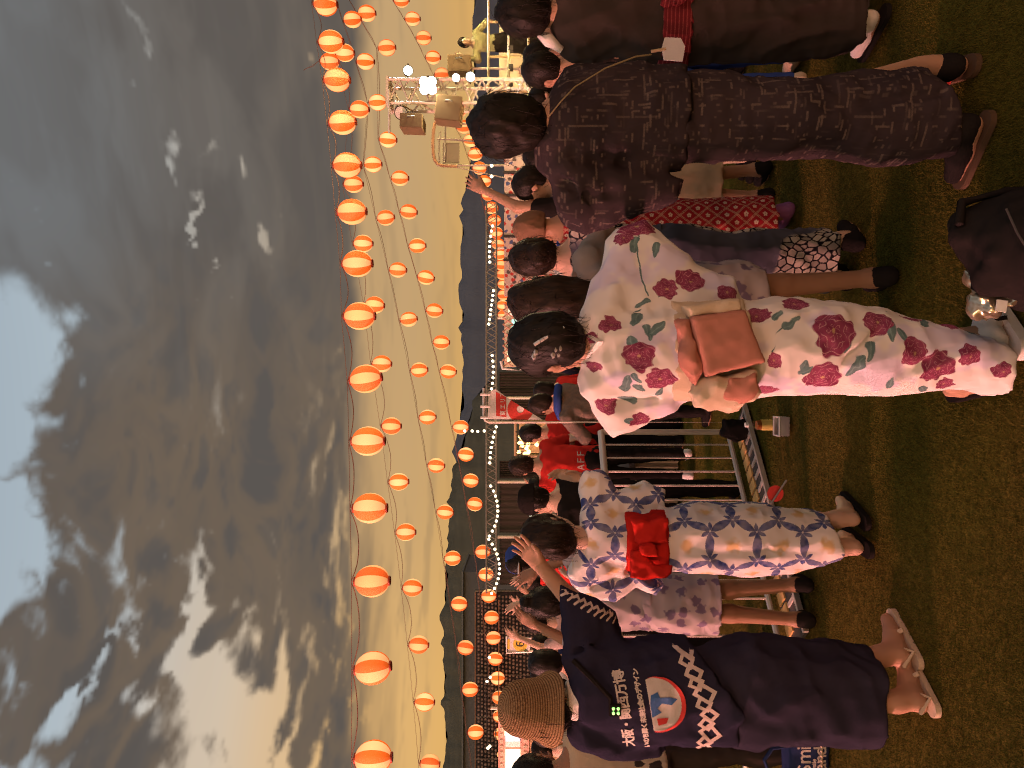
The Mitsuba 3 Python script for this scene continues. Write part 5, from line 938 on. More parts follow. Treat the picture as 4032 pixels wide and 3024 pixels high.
# printed hoarding at the right
def dots(p, n, uv):
    f, s, rr = mikit.voronoi(p.x * 9.5, p.z * 9.5); c = mikit.mix((.10, .12, .26), (.50, .07, .06), dr.select(rr > .5, 1., 0.)); c = mikit.mix(c, (.12, .10, .10), dr.select((rr > .3) & (rr < .5), 1., 0.))
    return mikit.mix((.58, .47, .42), c, mikit.smoothstep(.36, .24, f + (mikit.noise(p.x * 40, p.z * 40) - .5) * .22) * dr.select(rr > .14, 1., 0.))
matt('m_dots', dots); d = 12.5; k = thing('hoarding', 'pale hoarding with a print of small red and blue blots', 'hoarding')
for y0, y1 in ((318, 371), (373, 420), (422, 509), (511, 560), (562, 640)): a, b_ = Q(1168, y1, d), Q(1089, y0, d); part(k, 'panel', bx(a[0], b_[0] - .02, d, d + .04, .05, b_[2]), 'm_dots')
for y in (372, 421, 510, 561): x = Q(1, y, d)[0]; part(k, 'joint_post', bx(x - .018, x + .018, d - .02, d + .03, 0, PZ(1087 * .463, d)), 'm_dark')
k = thing('light_panel_frame', 'white framed easel with a bright square panel under the raised arm', 'easel'); d = 9.0
a, b_ = Q(1165, 462, d), Q(1125, 420, d); part(k, 'panel', bx(a[0], b_[0], d, d + .02, a[2], b_[2]), 'm_cream'); part(k, 'frame', tube([(a[0], d - .01, b_[2]), (a[0], d - .01, a[2]), (b_[0], d - .01, a[2])], .015, 6), 'm_white', 40); part(k, 'leg', tube([(a[0], d, a[2]), (a[0] - .1, d, 0)], .015, 6), 'm_white', 40); part(k, 'leg', tube([(b_[0], d, a[2]), (b_[0] + .1, d, 0)], .015, 6), 'm_white', 40)
# lit stall with red trelliswork in the middle
d = 13.5; k = thing('trellis_stall', 'brightly lit stall with pink trellis and a white curved end behind the heads', 'stall')
a, b_ = Q(1128, 792, d), Q(1086, 655, d); part(k, 'back_panel', bx(a[0], b_[0], d + .3, d + .34, 0, b_[2] - .02), 'm_cream')
for i in range(9): x = a[0] + (b_[0] - a[0]) * i / 9; w = (b_[0] - a[0]) / 9; part(k, 'trellis', cat(tube([(x, d, PZ(1108 * .463, d)), (x + w, d, b_[2])], .014, 5)), 'm_pinkframe'); part(k, 'trellis', cat(tube([(x + w, d + .03, PZ(1108 * .463, d)), (x, d + .03, b_[2])], .014, 5)), 'm_pinkframe')
part(k, 'end_frame', tube([Q(1082, 780, d), Q(1086, 796, d), Q(1120, 800, d), Q(1130, 796, d)], .03, 8), 'm_white', 40)
for i, (x, y, c) in enumerate(((1104, 668, (1.2, .7, .5)), (1108, 735, (1.5, 1.5, 1.3)), (1112, 700, (.4, 1.1, .9)), (1102, 770, (1.4, 1.2, .6)))): q = Q(x, y, d); put(name(k + '__light_box'), bx(q[0] - .10, q[0] + .10, d + .12, d + .16, q[2] - .06, q[2] + .06), 'm_white', emitter=glow(c, .1))
# ---- the raised stage at the right with rails, tower and loudspeakers
d = 13.0; k = thing('stage', 'raised wooden festival stage with yellow lit rails at the right', 'stage'); X0, X1, zd = PX(640, d), 8.6, 1.22
part(k, 'deck', bx(X0, X1, d, d + 4.5, zd - .12, zd), 'm_wood'); part(k, 'fascia', bx(X0, X1, d + .06, d + .10, .05, zd - .13), 'm_wood'); part(k, 'back_wall', bx(X0 + .1, X1, d + 1.7, d + 1.75, .02, PZ(499, d + 1.7)), 'm_cream')
for i, x in enumerate(np.arange(X0 + .03, X1, .62)):
    part(k, 'rail_post', tube([(x, d, 0), (x, d, 2.26)], .024, 6), 'm_railyellow', 40); part(k, 'brace', tube([(x, d + .1, .1), (x + .55, d + .1, zd - .1)], .014, 5), 'm_truss'); part(k, 'brace', tube([(x + .55, d + .12, .1), (x, d + .12, zd - .1)], .014, 5), 'm_truss')
for z in (2.26, 1.90, 1.55, zd - .02, .62): part(k, 'rail', tube([(X0, d - .03, z), (X1, d - .03, z)], .026, 6), 'm_railyellow', 40)
mat('m_railyellow', (.62, .48, .26), .45, .5, .3)
for x in np.arange(X0 + .4, X0 + 2.2, .33):
    for zz in (1.5, 1.85): part(k, 'clamp', bx(x - .03, x + .05, d - .07, d + .05, zz - .03, zz + .05), 'm_dark')
for x, w in ((X0 + 1.15, .5), (X0 + 2.6, .55)):
    part(k, 'case', bx(x - w / 2, x + w / 2, d + .7, d + 1.2, zd, zd + .62), 'm_cream')
d2 = 12.6; k = truss('upright lighting truss beside the stage carrying floodlights', (PX(672.5, d2), d2, .05), (PX(672.5, d2), d2, PZ(391, d2)), .40, .40, 22, 'm_truss', .030, 'lighting tower'); xc = PX(672.5, d2); part(k, 'cap', bx(xc - .24, xc + .24, d2 - .24, d2 + .24, PZ(391, d2), PZ(388.5, d2)), 'm_truss'); part(k, 'base', bx(xc - .5, xc + .5, d2 - .5, d2 + .5, 0, .05), 'm_galv')
part(k, 'cross_arm', tube([(xc, d2 - .25, PZ(392, d2)), (PX(630, d2), d2 - .25, PZ(392, d2))], .022, 6), 'm_truss', 40)
def can(label, q, aim, r, L, cat_='spotlight', w=.3, n=1):
    k = thing('spotlight', label, cat_); q = np.asarray(q, float); dv = np.asarray(aim, float) - q; dv /= np.linalg.norm(dv); M = trimesh.geometry.align_vectors([0, 0, 1], dv); s = np.cross(dv, [0, 0, 1]); s /= np.linalg.norm(s); up = np.cross(s, dv)
    offs = [(0, 0)] if n == 1 else [(-.55, -.55), (.55, -.55), (-.55, .55), (.55, .55)]
    for a, b_ in offs:
        rr = r if n == 1 else r * .74; c = q + s * a * r + up * b_ * r
        m = lathe([(0, -2.0 * rr), (.7 * rr, -1.9 * rr), (rr, -.2 * rr), (1.08 * rr, .05 * rr), (1.0 * rr, .05 * rr), (.9 * rr, -.1 * rr)], 14); m.apply_transform(M); m.apply_translation(c); put(name(k + '__housing'), m, 'm_dark', 40)
        an = np.arange(14) * math.pi / 7; m = trimesh.Trimesh(np.vstack([[0, 0, 0], np.stack([.95 * rr * np.cos(an), .95 * rr * np.sin(an), an * 0], 1)]), [[0, j + 1, (j + 1) % 14 + 1] for j in range(14)], process=False); m.apply_transform(M); m.apply_translation(c); put(name(k + '__lens'), m, 'm_white', emitter=glow(L, w))
    part(k, 'yoke', tube([q - s * r * 1.25, q - s * r * 1.25 + up * -.02 - dv * r, q - dv * 2.3 * r, q + s * r * 1.25 - dv * r, q + s * r * 1.25], .012, 6), 'm_dark', 40)
can('dazzling four lamp floodlight on the lighting truss', (PX(674, d2), d2 - .36, PZ(431, d2)), (-1.0, 0, 1.0), .112, (700, 560, 310), 'floodlight', 4.0, 4)
can('white spotlight on the lighting truss, upper of the two', (PX(682, d2), d2 - .34, PZ(458, d2)), (3, 4, 1.2), .07, (6, 7, 7), w=.2); can('white spotlight on the lighting truss, lower of the two', (PX(683, d2), d2 - .34, PZ(472, d2)), (3, 4, 1.2), .08, (6, 7, 7), w=.2)
can('small spotlight on an arm at the top right of the lighting truss', (PX(695, d2), d2 - .1, PZ(409, d2)), (4, 4, 1.2), .085, (3.5, 4, 3.4), w=.2)
can('added warm lamp over the deck, unseen outside the frame', (7.6, d - .8, 4.4), (5.2, d + 1.2, 1.0), .16, (1500, 1000, 420), w=3.0); can('added warm lamp hidden low beside the lighting truss', (PX(655, d2), d2 - 1.0, .5), (5.6, d + 1, 1.3), .10, (1500, 1050, 500), w=2.0)  # two hidden lamps added to light the stage warmly
def speaker(label, U0_, U1_, V0_, V1_, dep, tilt=0.0, stand=None, arm=None):
    k = thing('loudspeaker', label, 'speaker'); a, b_ = P(U0_, V1_, dep), P(U1_, V0_, dep); c = (a + b_) / 2; w, hh = (b_ - a)[0] / 2, (b_ - a)[2] / 2; M = trimesh.transformations.rotation_matrix(tilt, [0, 1, 0])
    def out(m): m.apply_transform(M); m.apply_translation(c); return m
    put(k + '__cabinet', out(extr(Polygon([(-w, -.22), (w, -.22), (w * .8, .22), (-w * .8, .22)]), 2 * hh).apply_translation([0, 0, -hh])), 'm_speaker'); put(k + '__grille', out(bx(-w * .92, w * .92, -.235, -.222, -hh * .94, hh * .94)), 'm_grille'); put(k + '__handle', out(tube([(w * .5, -.24, -hh * .3), (w * .5, -.275, -.02), (w * .5, -.24, hh * .3)], .012, 6)), 'm_galv', 40)
    if stand: part(k, 'pole', tube([c + [0, 0, -hh], [c[0], dep, stand]], .024, 8), 'm_truss', 40)
    if arm is not None: part(k, 'bracket', tube([c, arm], .018, 6), 'm_truss', 40)
speaker('brown loudspeaker on a pole above the stage, right of the lighting truss', 691, 708, 449, 471.5, 13.2, 0, 1.22)
speaker('loudspeaker hanging at the upper left of the lighting truss', 636, 650, 402, 424, 12.5, .03, None, (xc - .2, d2, PZ(400, d2))); speaker('tilted loudspeaker left of the bright floodlight', 643, 668, 437, 462, 12.5, .12, None, (xc - .2, d2, PZ(452, d2)))
can('dark unlit lamp clamped left of the lighting truss', (PX(653, d2), d2 - .1, PZ(402, d2)), (1.5, 5, 1.0), .11, (.05, .05, .04), w=.01)
k = thing('screen_frame', 'curved metal screen frame on thin legs left of the lighting truss', 'frame'); dd = 13.6
a = [Q(945, 258, dd), Q(939, 268, dd), Q(936, 285, dd), Q(935, 310, dd), Q(936, 332, dd), Q(939, 346, dd), Q(945, 354, dd), Q(955, 358, dd), Q(988, 359, dd)]; part(k, 'arch', tube(a, .030, 8), 'm_rust', 40); part(k, 'arch', tube([Q(951, 285, dd), Q(948, 310, dd), Q(949, 350, dd)], .018, 6), 'm_truss_dark', 40); part(k, 'arch', tube([Q(962, 268, dd), Q(960, 352, dd)], .018, 6), 'm_truss_dark', 40); part(k, 'strut', tube([Q(944, 300, dd), Q(1000, 302, dd)], .016, 6), 'm_truss_dark', 40)
part(k, 'leg', tube([Q(944, 357, dd), np.r_[Q(944, 358, dd)[:2], 0]], .02, 6), 'm_truss_dark', 40); part(k, 'leg', tube([Q(960, 300, dd), np.r_[Q(960, 330, dd)[:2] + [.1, .3], 0]], .018, 6), 'm_truss_dark', 40); part(k, 'leg', tube([Q(960, 268, dd), np.r_[Q(960, 262, dd)[:2] + [.1, .3], 0]], .018, 6), 'm_truss_dark', 40); part(k, 'leg', tube([Q(946, 352, dd), np.r_[Q(946, 410, dd)[:2], 1.0]], .012, 6), 'm_truss_dark', 40)
a, b_ = Q(992, 352, dd), Q(956, 308, dd); part(k, 'screen_cloth', bx(a[0], b_[0], dd + .02, dd + .03, a[2], b_[2]), 'm_screen'); scene['m_screen'] = {'type': 'principledthin', 'base_color': {'type': 'rgb', 'value': [.45, .40, .32]}, 'roughness': .8, 'diff_trans': 1.4}
# low skirted platform behind the barrier
k = thing('platform', 'low platform with a pale pleated skirt behind the steel barrier', 'platform'); n = 260; xs = np.linspace(-4.6, -.25, n); ys = 7.4 + .02 * np.sin(np.arange(n) * 1.9); v = np.vstack([np.stack([xs, ys, np.full(n, .02)], 1), np.stack([xs, ys, np.full(n, .46)], 1)]); q = np.stack([np.arange(n - 1), np.arange(1, n), n + np.arange(1, n), n + np.arange(n - 1)], 1)
put(k + '__skirt', trimesh.Trimesh(v, np.vstack([q[:, [0, 1, 2]], q[:, [0, 2, 3]]]), process=False), 'm_beige', True); part(k, 'deck', bx(-4.6, -.25, 7.36, 9.0, .46, .52), 'm_dark')

k = thing('long_building', 'long low slate blue building below the wooded hill at the left', 'building'); d = 300.0
part(k, 'wall', bx(PX(-700, d), PX(196, d), d, d + 30, -.1, PZ(463.5, d)), 'm_slate'); part(k, 'eave', bx(PX(-700, d), PX(197, d), d - 1.5, d + 31, PZ(463.5, d), PZ(462, d)), 'm_slate2'); matt('m_slate', (.22, .20, .22)); matt('m_slate2', (.28, .26, .27))
# ---------------------------------------------------------------- other people
def xat(y, dep): return PX(768 - y * .46293, dep)
def ztop(x, dep): return PZ(x * .46293, dep)
up2 = lambda a, b_, c=.15: [((-.24, .10, a), (-.15, c, b_)), ((.24, .10, a), (.15, c, b_))]
figure('person in black tee and long khaki skirt with one bare arm raised high', xat(398, 4.6), 4.6, ztop(1104, 4.6), .25, 'm_tee_black', 'm_khaki', ('short', 'm_hair'), 'm_skin', [((-.13, .05, 1.58), (.02, .10, 1.80)), ((.25, 0, 1.02), (.22, .12, .85))], .28, .19, .34, look=.9, h=.012, curl=.2)
figure('man with shaved head in red yukata with a lozenge and flower pattern', xat(492, 4.2), 4.2, ztop(1114, 4.2) + .02, .35, 'm_diamond', 'm_diamond', ('crop', 'm_buzz'), 'm_skin2', [((-.27, .06, 1.06), (-.16, .26, 1.02)), ((.27, .04, 1.05), (.20, .22, .98))], .7, .185, .14, h=.012, shoes='m_purple', names=('yukata_top', 'yukata_skirt'), wide=1.12); mat('m_buzz', (.15, .075, .042), .75)
figure('woman with brown bun in black and white cell patterned yukata', xat(560, 3.4), 3.4, ztop(1098, 3.4), -.55, 'm_kikko', 'm_kikko', ('bun', 'm_hair_brown'), 'm_skin3', [((-.24, .16, 1.10), (-.10, .32, 1.24)), ((.26, .12, 1.12), (.16, .34, 1.22))], .62, .150, .13, look=.5, h=.011, shoes='m_tee_black', names=('yukata_top', 'yukata_skirt'))
figure('woman with long dark straight hair in grey tee and short skirt', xat(650, 3.05), 3.05, ztop(1093, 3.05), .1, 'm_greige', 'm_lilac', ('long', 'm_hair_brown'), 'm_skin2', [((-.22, .10, 1.06), (-.12, .28, 1.12)), ((.32, .14, 1.20), (.40, .32, 1.20))], .55, .17, .66, h=.011, shoes='m_tee_black')
# the man in brown at the right edge
def brown_man():
    d = 3.15; k = person('man in plain brown kimono with striped red sash at the right edge'); hc = Q(1138, 30, d); R = rotz(-.35)
    b = Blend(Q(1915, 160, d) - [.05, .3, .02], Q(1060, -160, d) + [.1, .4, .05], .013); add_head(b, hc, R, 1.0, Q(1230, 30, d)); b.chain([Q(1235, 25, d), Q(1400, 20, d), Q(1540, 15, d)], [.09, .11, .11], .04)
    arms = [(Q(1250, 95, d), Q(1380, 110, d + .08), Q(1420, 90, d + .28)), (Q(1250, -45, d), Q(1380, -70, d + .05), Q(1430, -50, d + .25))]
    for a in arms: b.chain(a, [.05, .04, .028], .02)
    fl, fr = np.array([PX(747, d), d - .02, .02]), np.array([PX(790, d), d + .02, .02]); tl, tr = fl + [-.06, .18, 0], fr + [.08, .18, 0]
    for hp, an in ((Q(1560, 50, d), fl), (Q(1560, -40, d), fr)): kn = (hp * [1, 1, 0] + an * [1, 1, 0]) / 2 + [0, 0, .46]; b.cap(hp, kn, .09, .06, .03); b.cap(kn, an + [0, .02, .12], .056, .04, .02)
    foot(b, fl, tl, 1.0, fl + [0, .02, .11]); foot(b, fr, tr, 1.0, fr + [0, .02, .11]); m = relax(b.mesh(), 1)
    for a, e in zip(arms, (-1, 1)): m = cat(m, hand_mesh(a[2], a[2] - a[1], [-e, 0, 0], 1.0, .6, .1, e, .007))
    put(k + '__body', m, 'm_skin', True); put(k + '__hair', hair_mesh(hc, R, 1.04, 'short', .009, 31), 'm_hair', True)
    rows = [(1190, -10, 70, .06, .03), (1210, -60, 108, .10), (1250, -90, 132, .12), (1340, -95, 136, .13), (1440, -90, 136, .135), (1520, -88, 130, .14), (1640, -90, 126, .15), (1760, -95, 124, .155), (1850, -100, 122, .155)]
    g = Blend(Q(1862, 165, d) - [0, .26, 0], Q(1180, -130, d) + [0, .28, .03], .011); g.loft(Lv(d, D(rows)), .02, 2.3)
    for a, c, r in (((1260, 20), (1400, 60), .012), ((1240, 90), (1410, 110), .012), ((1520, 60), (1840, 70), .014), ((1500, 110), (1840, 112), .012), ((1600, 20), (1850, 10), .010)): g.cap(Q(*a, d) + [0, -.15, 0], Q(*c, d) + [0, -.15, 0], r, r, .03, cut=True)
    mm = cloth(g, 91, .009, .10); put(k + '__kimono', mm, 'm_brown', True, uv=uvwrap(mm, PX(760, d), d - .13))
    g = Blend(Q(1500, 170, d) - [0, .3, 0], Q(1400, -110, d) + [0, .2, 0], .011); g.loft(Lv(d, D([(1422, -94, 142, .143), (1484, -92, 143, .150)])), .02, 2.3); put(k + '__sash', cloth(g, 92, .003, .05), 'm_obi_stripe', True)
    g = Blend(Q(1485, 80, d) - [0, .3, 0], Q(1400, -40, d) + [0, 0, 0], .009); g.panel(poly(d, [(1412, 50), (1420, -10), (1470, -12), (1478, 40), (1450, 58)]), d - .165, .035, .03, .02); put(k + '__sash_knot', cloth(g, 93, .010, .04, (1, 1, 1)), 'm_obi_stripe', True)
    put(k + '__towel', tube([Q(1168, 72, d) + [0, .02, 0], Q(1185, 92, d) + [0, -.02, 0], Q(1214, 108, d) + [0, .0, 0]], [.018, .030, .016], 8), 'm_cottonwhite', True)
    for f, t in ((fl, tl), (fr, tr)): g = Blend(np.minimum(f, t) - .12, np.maximum(f, t) + [.12, .12, .2], .010); foot(g, f + [0, 0, .005], t + [0, 0, .005], 1.12, f + [0, .02, .12]); put(name(k + '__sock'), g.mesh(), 'm_cottonwhite', True); put(name(k + '__sandal'), sole(f + (f - t) * .15, t, .045, .02, 0), 'm_tee_black', 40)
    q = Q(1440, 138, d); kk = thing('paper_fan', 'white paper fan tucked at the brown kimono sash', 'fan'); M = trimesh.transformations.rotation_matrix(.1, [0, 0, 1]); g = extr(Polygon([(-.05, -.04), (.01, -.05), (.045, -.032), (.048, .034), (.006, .046), (-.045, .038)]), .006); put(kk + '__leaf', upright(g, q[0], d - .135, q[2]), 'm_cottonwhite'); put(kk + '__handle', tube([(q[0] - .0, d - .140, q[2] + .03), (q[0] - .01, d - .140, q[2] + .09)], .006, 6), 'm_wood', 40)
brown_man()
figure('person in black shirt and blue trousers between the two dark robed men', xat(150, 4.07), 4.07, ztop(1124, 4.07), .2, 'm_tee_black', 'm_blue', ('short', 'm_hair'), 'm_skin', [((-.25, .05, 1.05), (-.18, .25, 1.0)), ((.26, .1, 1.25), (.20, .18, 1.50))], .3, shoes='m_beige')
figure('person in black holding a bare forearm up beside the brown kimono', xat(120, 5.2), 5.2, ztop(1128, 5.2), .1, 'm_tee_black', 'm_tee_black', ('short', 'm_hair'), 'm_skin', [((-.24, .10, 1.20), (-.10, .14, 1.48)), ((.25, .12, 1.20), (.30, .16, 1.50))], .3)
figure('person turned sideways with face visible left of the blue trousers', xat(212, 5.6), 5.6, ztop(1140, 5.6), 1.9, 'm_tee_black', 'm_tee_black', ('short', 'm_hair'), 'm_skin3')
figure('person looking left behind the dark haired man, dark glasses arm showing', xat(335, 5.0), 5.0, ztop(1128, 5.0), 1.2, 'm_tee_black', 'm_beige', ('short', 'm_hair'), 'm_skin3')
figure('stooping person with blue collar in grey and rust patterned happi coat', xat(872, 6.2), 6.2, ztop(1140, 6.2), .8, 'm_happi_grey', 'm_tee_black', ('short', 'm_hair_brown'), 'm_skin', [((-.28, .14, 1.12), (-.12, .32, 1.20)), ((.28, .10, 1.10), (.14, .34, 1.14))], .6, nod=-.35, wide=1.15)
kk = [q for q in labels if labels[q].get('label', '').startswith('stooping')][0]; c = np.array([xat(868, 6.2), 6.2, 1.26]); put(kk + '__collar', tube([c + [.13, -.02, .02], c + [.06, -.10, .03], c + [-.06, -.10, .03], c + [-.13, 0, .0]], .035, 8), 'm_blue', True)
st = figure('staff man in red tee and black trousers behind the barrier', xat(1005, 6.85), 6.85, ztop(1097, 6.85), .25, 'm_tee_red', 'm_tee_black', ('short', 'm_hair_brown'), 'm_skin', [((-.26, .06, 1.06), (-.18, .26, 1.08)), ((.26, .08, 1.05), (.14, .28, 1.05))], .36, shoes='m_cottonwhite', wide=1.12)
def back_text(k, text, x, z, hgt, step, part_nm='shirt'):
    sh = scene[k + '__' + part_nm]['filename']; v, f = meshkit.WRITTEN[sh][:2]; tm = trimesh.Trimesh(v, f, process=False); out = []
    for i, ch in enumerate(text): out.append(trimesh_affine(glyph(ch), (x + step * i, z), np.array([hgt, 0]), np.array([0, hgt])))
    put(k + '__shirt__lettering', drape(unary_union(out), tm, v[:, 1].min() - .3, .006, .03), 'm_print')
back_text(st, 'STAFF', xat(1005, 6.85) - .155, 1.02, .088, .062)
figure('second person in red tee, half hidden by the banner pole', xat(935, 7.3), 7.3, ztop(1120, 7.3), .6, 'm_tee_red', 'm_tee_black', ('short', 'm_hair'), 'm_skin')
cp = figure('person in black cap and black tee photographing with a phone', xat(1082, 5.2), 5.2, ztop(1118, 5.2), .55, 'm_tee_black', 'm_tee_black', ('short', 'm_hair'), 'm_skin3', [((-.22, .24, 1.20), (-.07, .36, 1.42)), ((.20, .26, 1.18), (.05, .38, 1.42))], .35, look=.35, wide=1.1)
def cap_on(k, x, y, top, yaw, mt, edge=None):
    s = top / 1.62; R = rotz(yaw); c = np.array([x, y, 0]) + (np.array([0, .02, 1.485]) * s); 
    m = lathe([(0, .135), (.05, .130), (.085, .108), (.104, .070), (.110, .020), (.104, .018)], 20); v = m.vertices; v[:, 1] = v[:, 1] * 1.12 - .012; m.vertices = v @ R.T * s + c; put(k + '__cap', m, mt, 50)
    g = Blend((-.12, .04, -.03), (.12, .24, .08), .009); g.ell((0, .12, .022), (.088, .095, .010), .01); g.keep((0, -1, 0), (0, .085, 0)); m = g.mesh(); m.vertices = m.vertices @ R.T * s + c; put(k + '__cap__peak', m, edge or mt, True)
cap_on(cp, xat(1082, 5.2), 5.2, ztop(1118, 5.2), .9, 'm_tee_black')
ph = thing('phone', 'phone with bright screen held up by the person in the black cap', 'phone'); Rr = rotz(.55); s_ = ztop(1118, 5.2) / 1.62; c = np.array([xat(1082, 5.2), 5.2, 0]) + Rr @ (np.array([-.01, .46, 1.50]) * s_)
def pbox(a, b_, mt, nm, **kw): m = bx(a[0], b_[0], a[1], b_[1], a[2], b_[2]); m.vertices = m.vertices @ Rr.T + c; put(ph + '__' + nm, m, mt, **kw)
pbox((-.08, -.004, -.04), (.08, .004, .04), 'm_tee_black', 'case'); pbox((-.074, -.0065, -.036), (.074, -.0045, .036), 'm_white', 'screen', emitter=glow((1.3, 1.25, .95), .05))
bc = figure('person in bright blue cap and red tee beyond the raised hand', xat(1212, 6.0), 6.0, ztop(1090, 6.0), -.3, 'm_tee_red', 'm_tee_black', ('short', 'm_hair'), 'm_skin'); cap_on(bc, xat(1212, 6.0), 6.0, ztop(1090, 6.0), 2.6, 'm_blue', 'm_cottonwhite')
figure('girl in short lilac flowered dress and black ankle boots, arms raised', xat(1300, 3.94), 3.94, ztop(1134, 3.94), .15, 'm_lilac', 'm_lilac', ('topbun', 'm_hair'), 'm_skin2', up2(1.36, 1.56), .45, .185, .54, h=.011, shoes='m_tee_black', names=('dress_top', 'dress_skirt'))
figure('person with dark hair and purple shirt left of the raised sleeve', xat(1432, 4.6), 4.6, ztop(1138, 4.6), .4, 'm_purple', 'm_tee_black', ('short', 'm_hair'), 'm_skin', wide=1.05)
figure('person with arms up in grey shirt below the numbered sign', xat(1345, 6.6), 6.6, ztop(1128, 6.6), .2, 'm_greige', 'm_tee_black', ('bun', 'm_hair'), 'm_skin3', up2(1.42, 1.66), .3)
figure('person in green shirt with both hands spread high, far in the crowd', xat(1288, 7.6), 7.6, ztop(1142, 7.6), -.1, 'm_greenkimono', 'm_tee_black', ('short', 'm_hair'), 'm_skin3', up2(1.44, 1.70), .35)
figure('person in red tee with hands up, right of the green shirt', xat(1258, 8.4), 8.4, ztop(1136, 8.4), .1, 'm_tee_red', 'm_tee_black', ('short', 'm_hair'), 'm_skin', up2(1.40, 1.60), .3)
figure('person in profile in dark red shirt left of the straw hat', xat(1585, 4.9), 4.9, ztop(1148, 4.9), .9, 'm_obi_stripe', 'm_tee_black', ('short', 'm_hair'), 'm_skin2', up2(1.30, 1.46), .35)
figure('person in beige tee cut by the left edge with bare brown arm', xat(1668, 3.9), 3.9, 1.62, .2, 'm_beige', 'm_brown', ('short', 'm_hair'), 'm_skin2', [((-.26, .1, 1.2), (-.2, .2, 1.4)), ((.26, .16, 1.12), (.16, .34, 1.22))], .3)
figure('singer in olive kimono with one hand raised on the stage', xat(92, 13.7), 13.7, 1.66, math.pi - .15, 'm_greenkimono', 'm_tee_black', ('short', 'm_hair'), 'm_skin3', [((-.33, .05, 1.10), (-.30, .22, 1.00)), ((.32, .08, 1.24), (.28, .16, 1.52))], .75, .19, .1, h=.02, z0=1.22, names=('kimono_top', 'kimono_skirt'))
for i, (y, dep, xt, mt) in enumerate(((700, 9.5, 1140, 'm_greige'), (1120, 9.0, 1145, 'm_beige'), (1180, 9.5, 1142, 'm_cottonwhite'), (1385, 9.2, 1150, 'm_tee_black'), (1480, 7.5, 1146, 'm_cottonwhite'), (450, 8.6, 1140, 'm_jean'), (265, 8.2, 1148, 'm_cottonwhite'), (60, 8.8, 1150, 'm_greige'))):
    figure(('distant onlooker in grey tee behind the long haired woman', 'distant onlooker in beige tee behind the phone', 'distant onlooker in white tee behind the blue star yukata', 'distant onlooker in black tee below the sign', 'onlooker in white tee behind the straw hat', 'onlooker in denim shirt right of the shaved head', 'onlooker in white tee by the stage rails', 'onlooker in grey tee by the stage, at the right')[i], xat(y, dep), dep, ztop(xt, dep), .3 * (i % 3 - 1), mt, 'm_tee_black', ('short', 'm_hair'), 'm_skin', h=.02)

# more heads of the crowd, each partly behind the ones before
CROWD = [(128, 6.9, 1146, 'm_navy', 'onlooker in navy tee by the stage, third from the right edge'), (186, 7.6, 1150, 'm_beige', 'onlooker in beige tee left of the navy tee by the stage'), (236, 6.4, 1152, 'm_tee_black', 'onlooker in black tee behind the dark robed man'), (300, 7.9, 1147, 'm_purple', 'onlooker in purple shirt by the screen frame legs'), (520, 7.2, 1142, 'm_blue', 'onlooker in blue shirt behind the shaved head'),
         (612, 7.8, 1146, 'm_cottonwhite', 'onlooker in white tee behind the brown bun'), (760, 8.4, 1140, 'm_navy', 'onlooker in navy tee behind the peony woman'), (842, 7.7, 1150, 'm_tee_red', 'onlooker in red tee below the banner'), (1045, 8.0, 1140, 'm_greige', 'onlooker in grey tee between red tee and black cap'), (1150, 7.3, 1148, 'm_navy', 'onlooker in navy tee right of the blue cap'),
         (1228, 7.4, 1150, 'm_khaki', 'onlooker in khaki shirt beyond the raised hand'), (1322, 8.6, 1146, 'm_beige', 'onlooker in beige shirt among the raised hands'), (1408, 7.9, 1150, 'm_jean', 'onlooker in dark blue shirt below the number sign'), (1455, 8.8, 1144, 'm_obi_red', 'onlooker in red shirt behind the straw hat'), (1528, 6.6, 1152, 'm_tee_black', 'onlooker in black tee left behind the straw hat'), (1618, 7.1, 1146, 'm_beige', 'onlooker in beige tee near the lit stall')]
for i, (y, dep, xt, mt, lab) in enumerate(CROWD):
    figure(lab, xat(y, dep), dep, ztop(xt, dep), .5 * ((i * 7) % 5 - 2), mt, 'm_tee_black', (('short', 'bob', 'bun')[i % 3], 'm_hair'), ('m_skin', 'm_skin3')[i % 2], (None, None, up2(1.36, 1.55))[i % 3], h=.02)
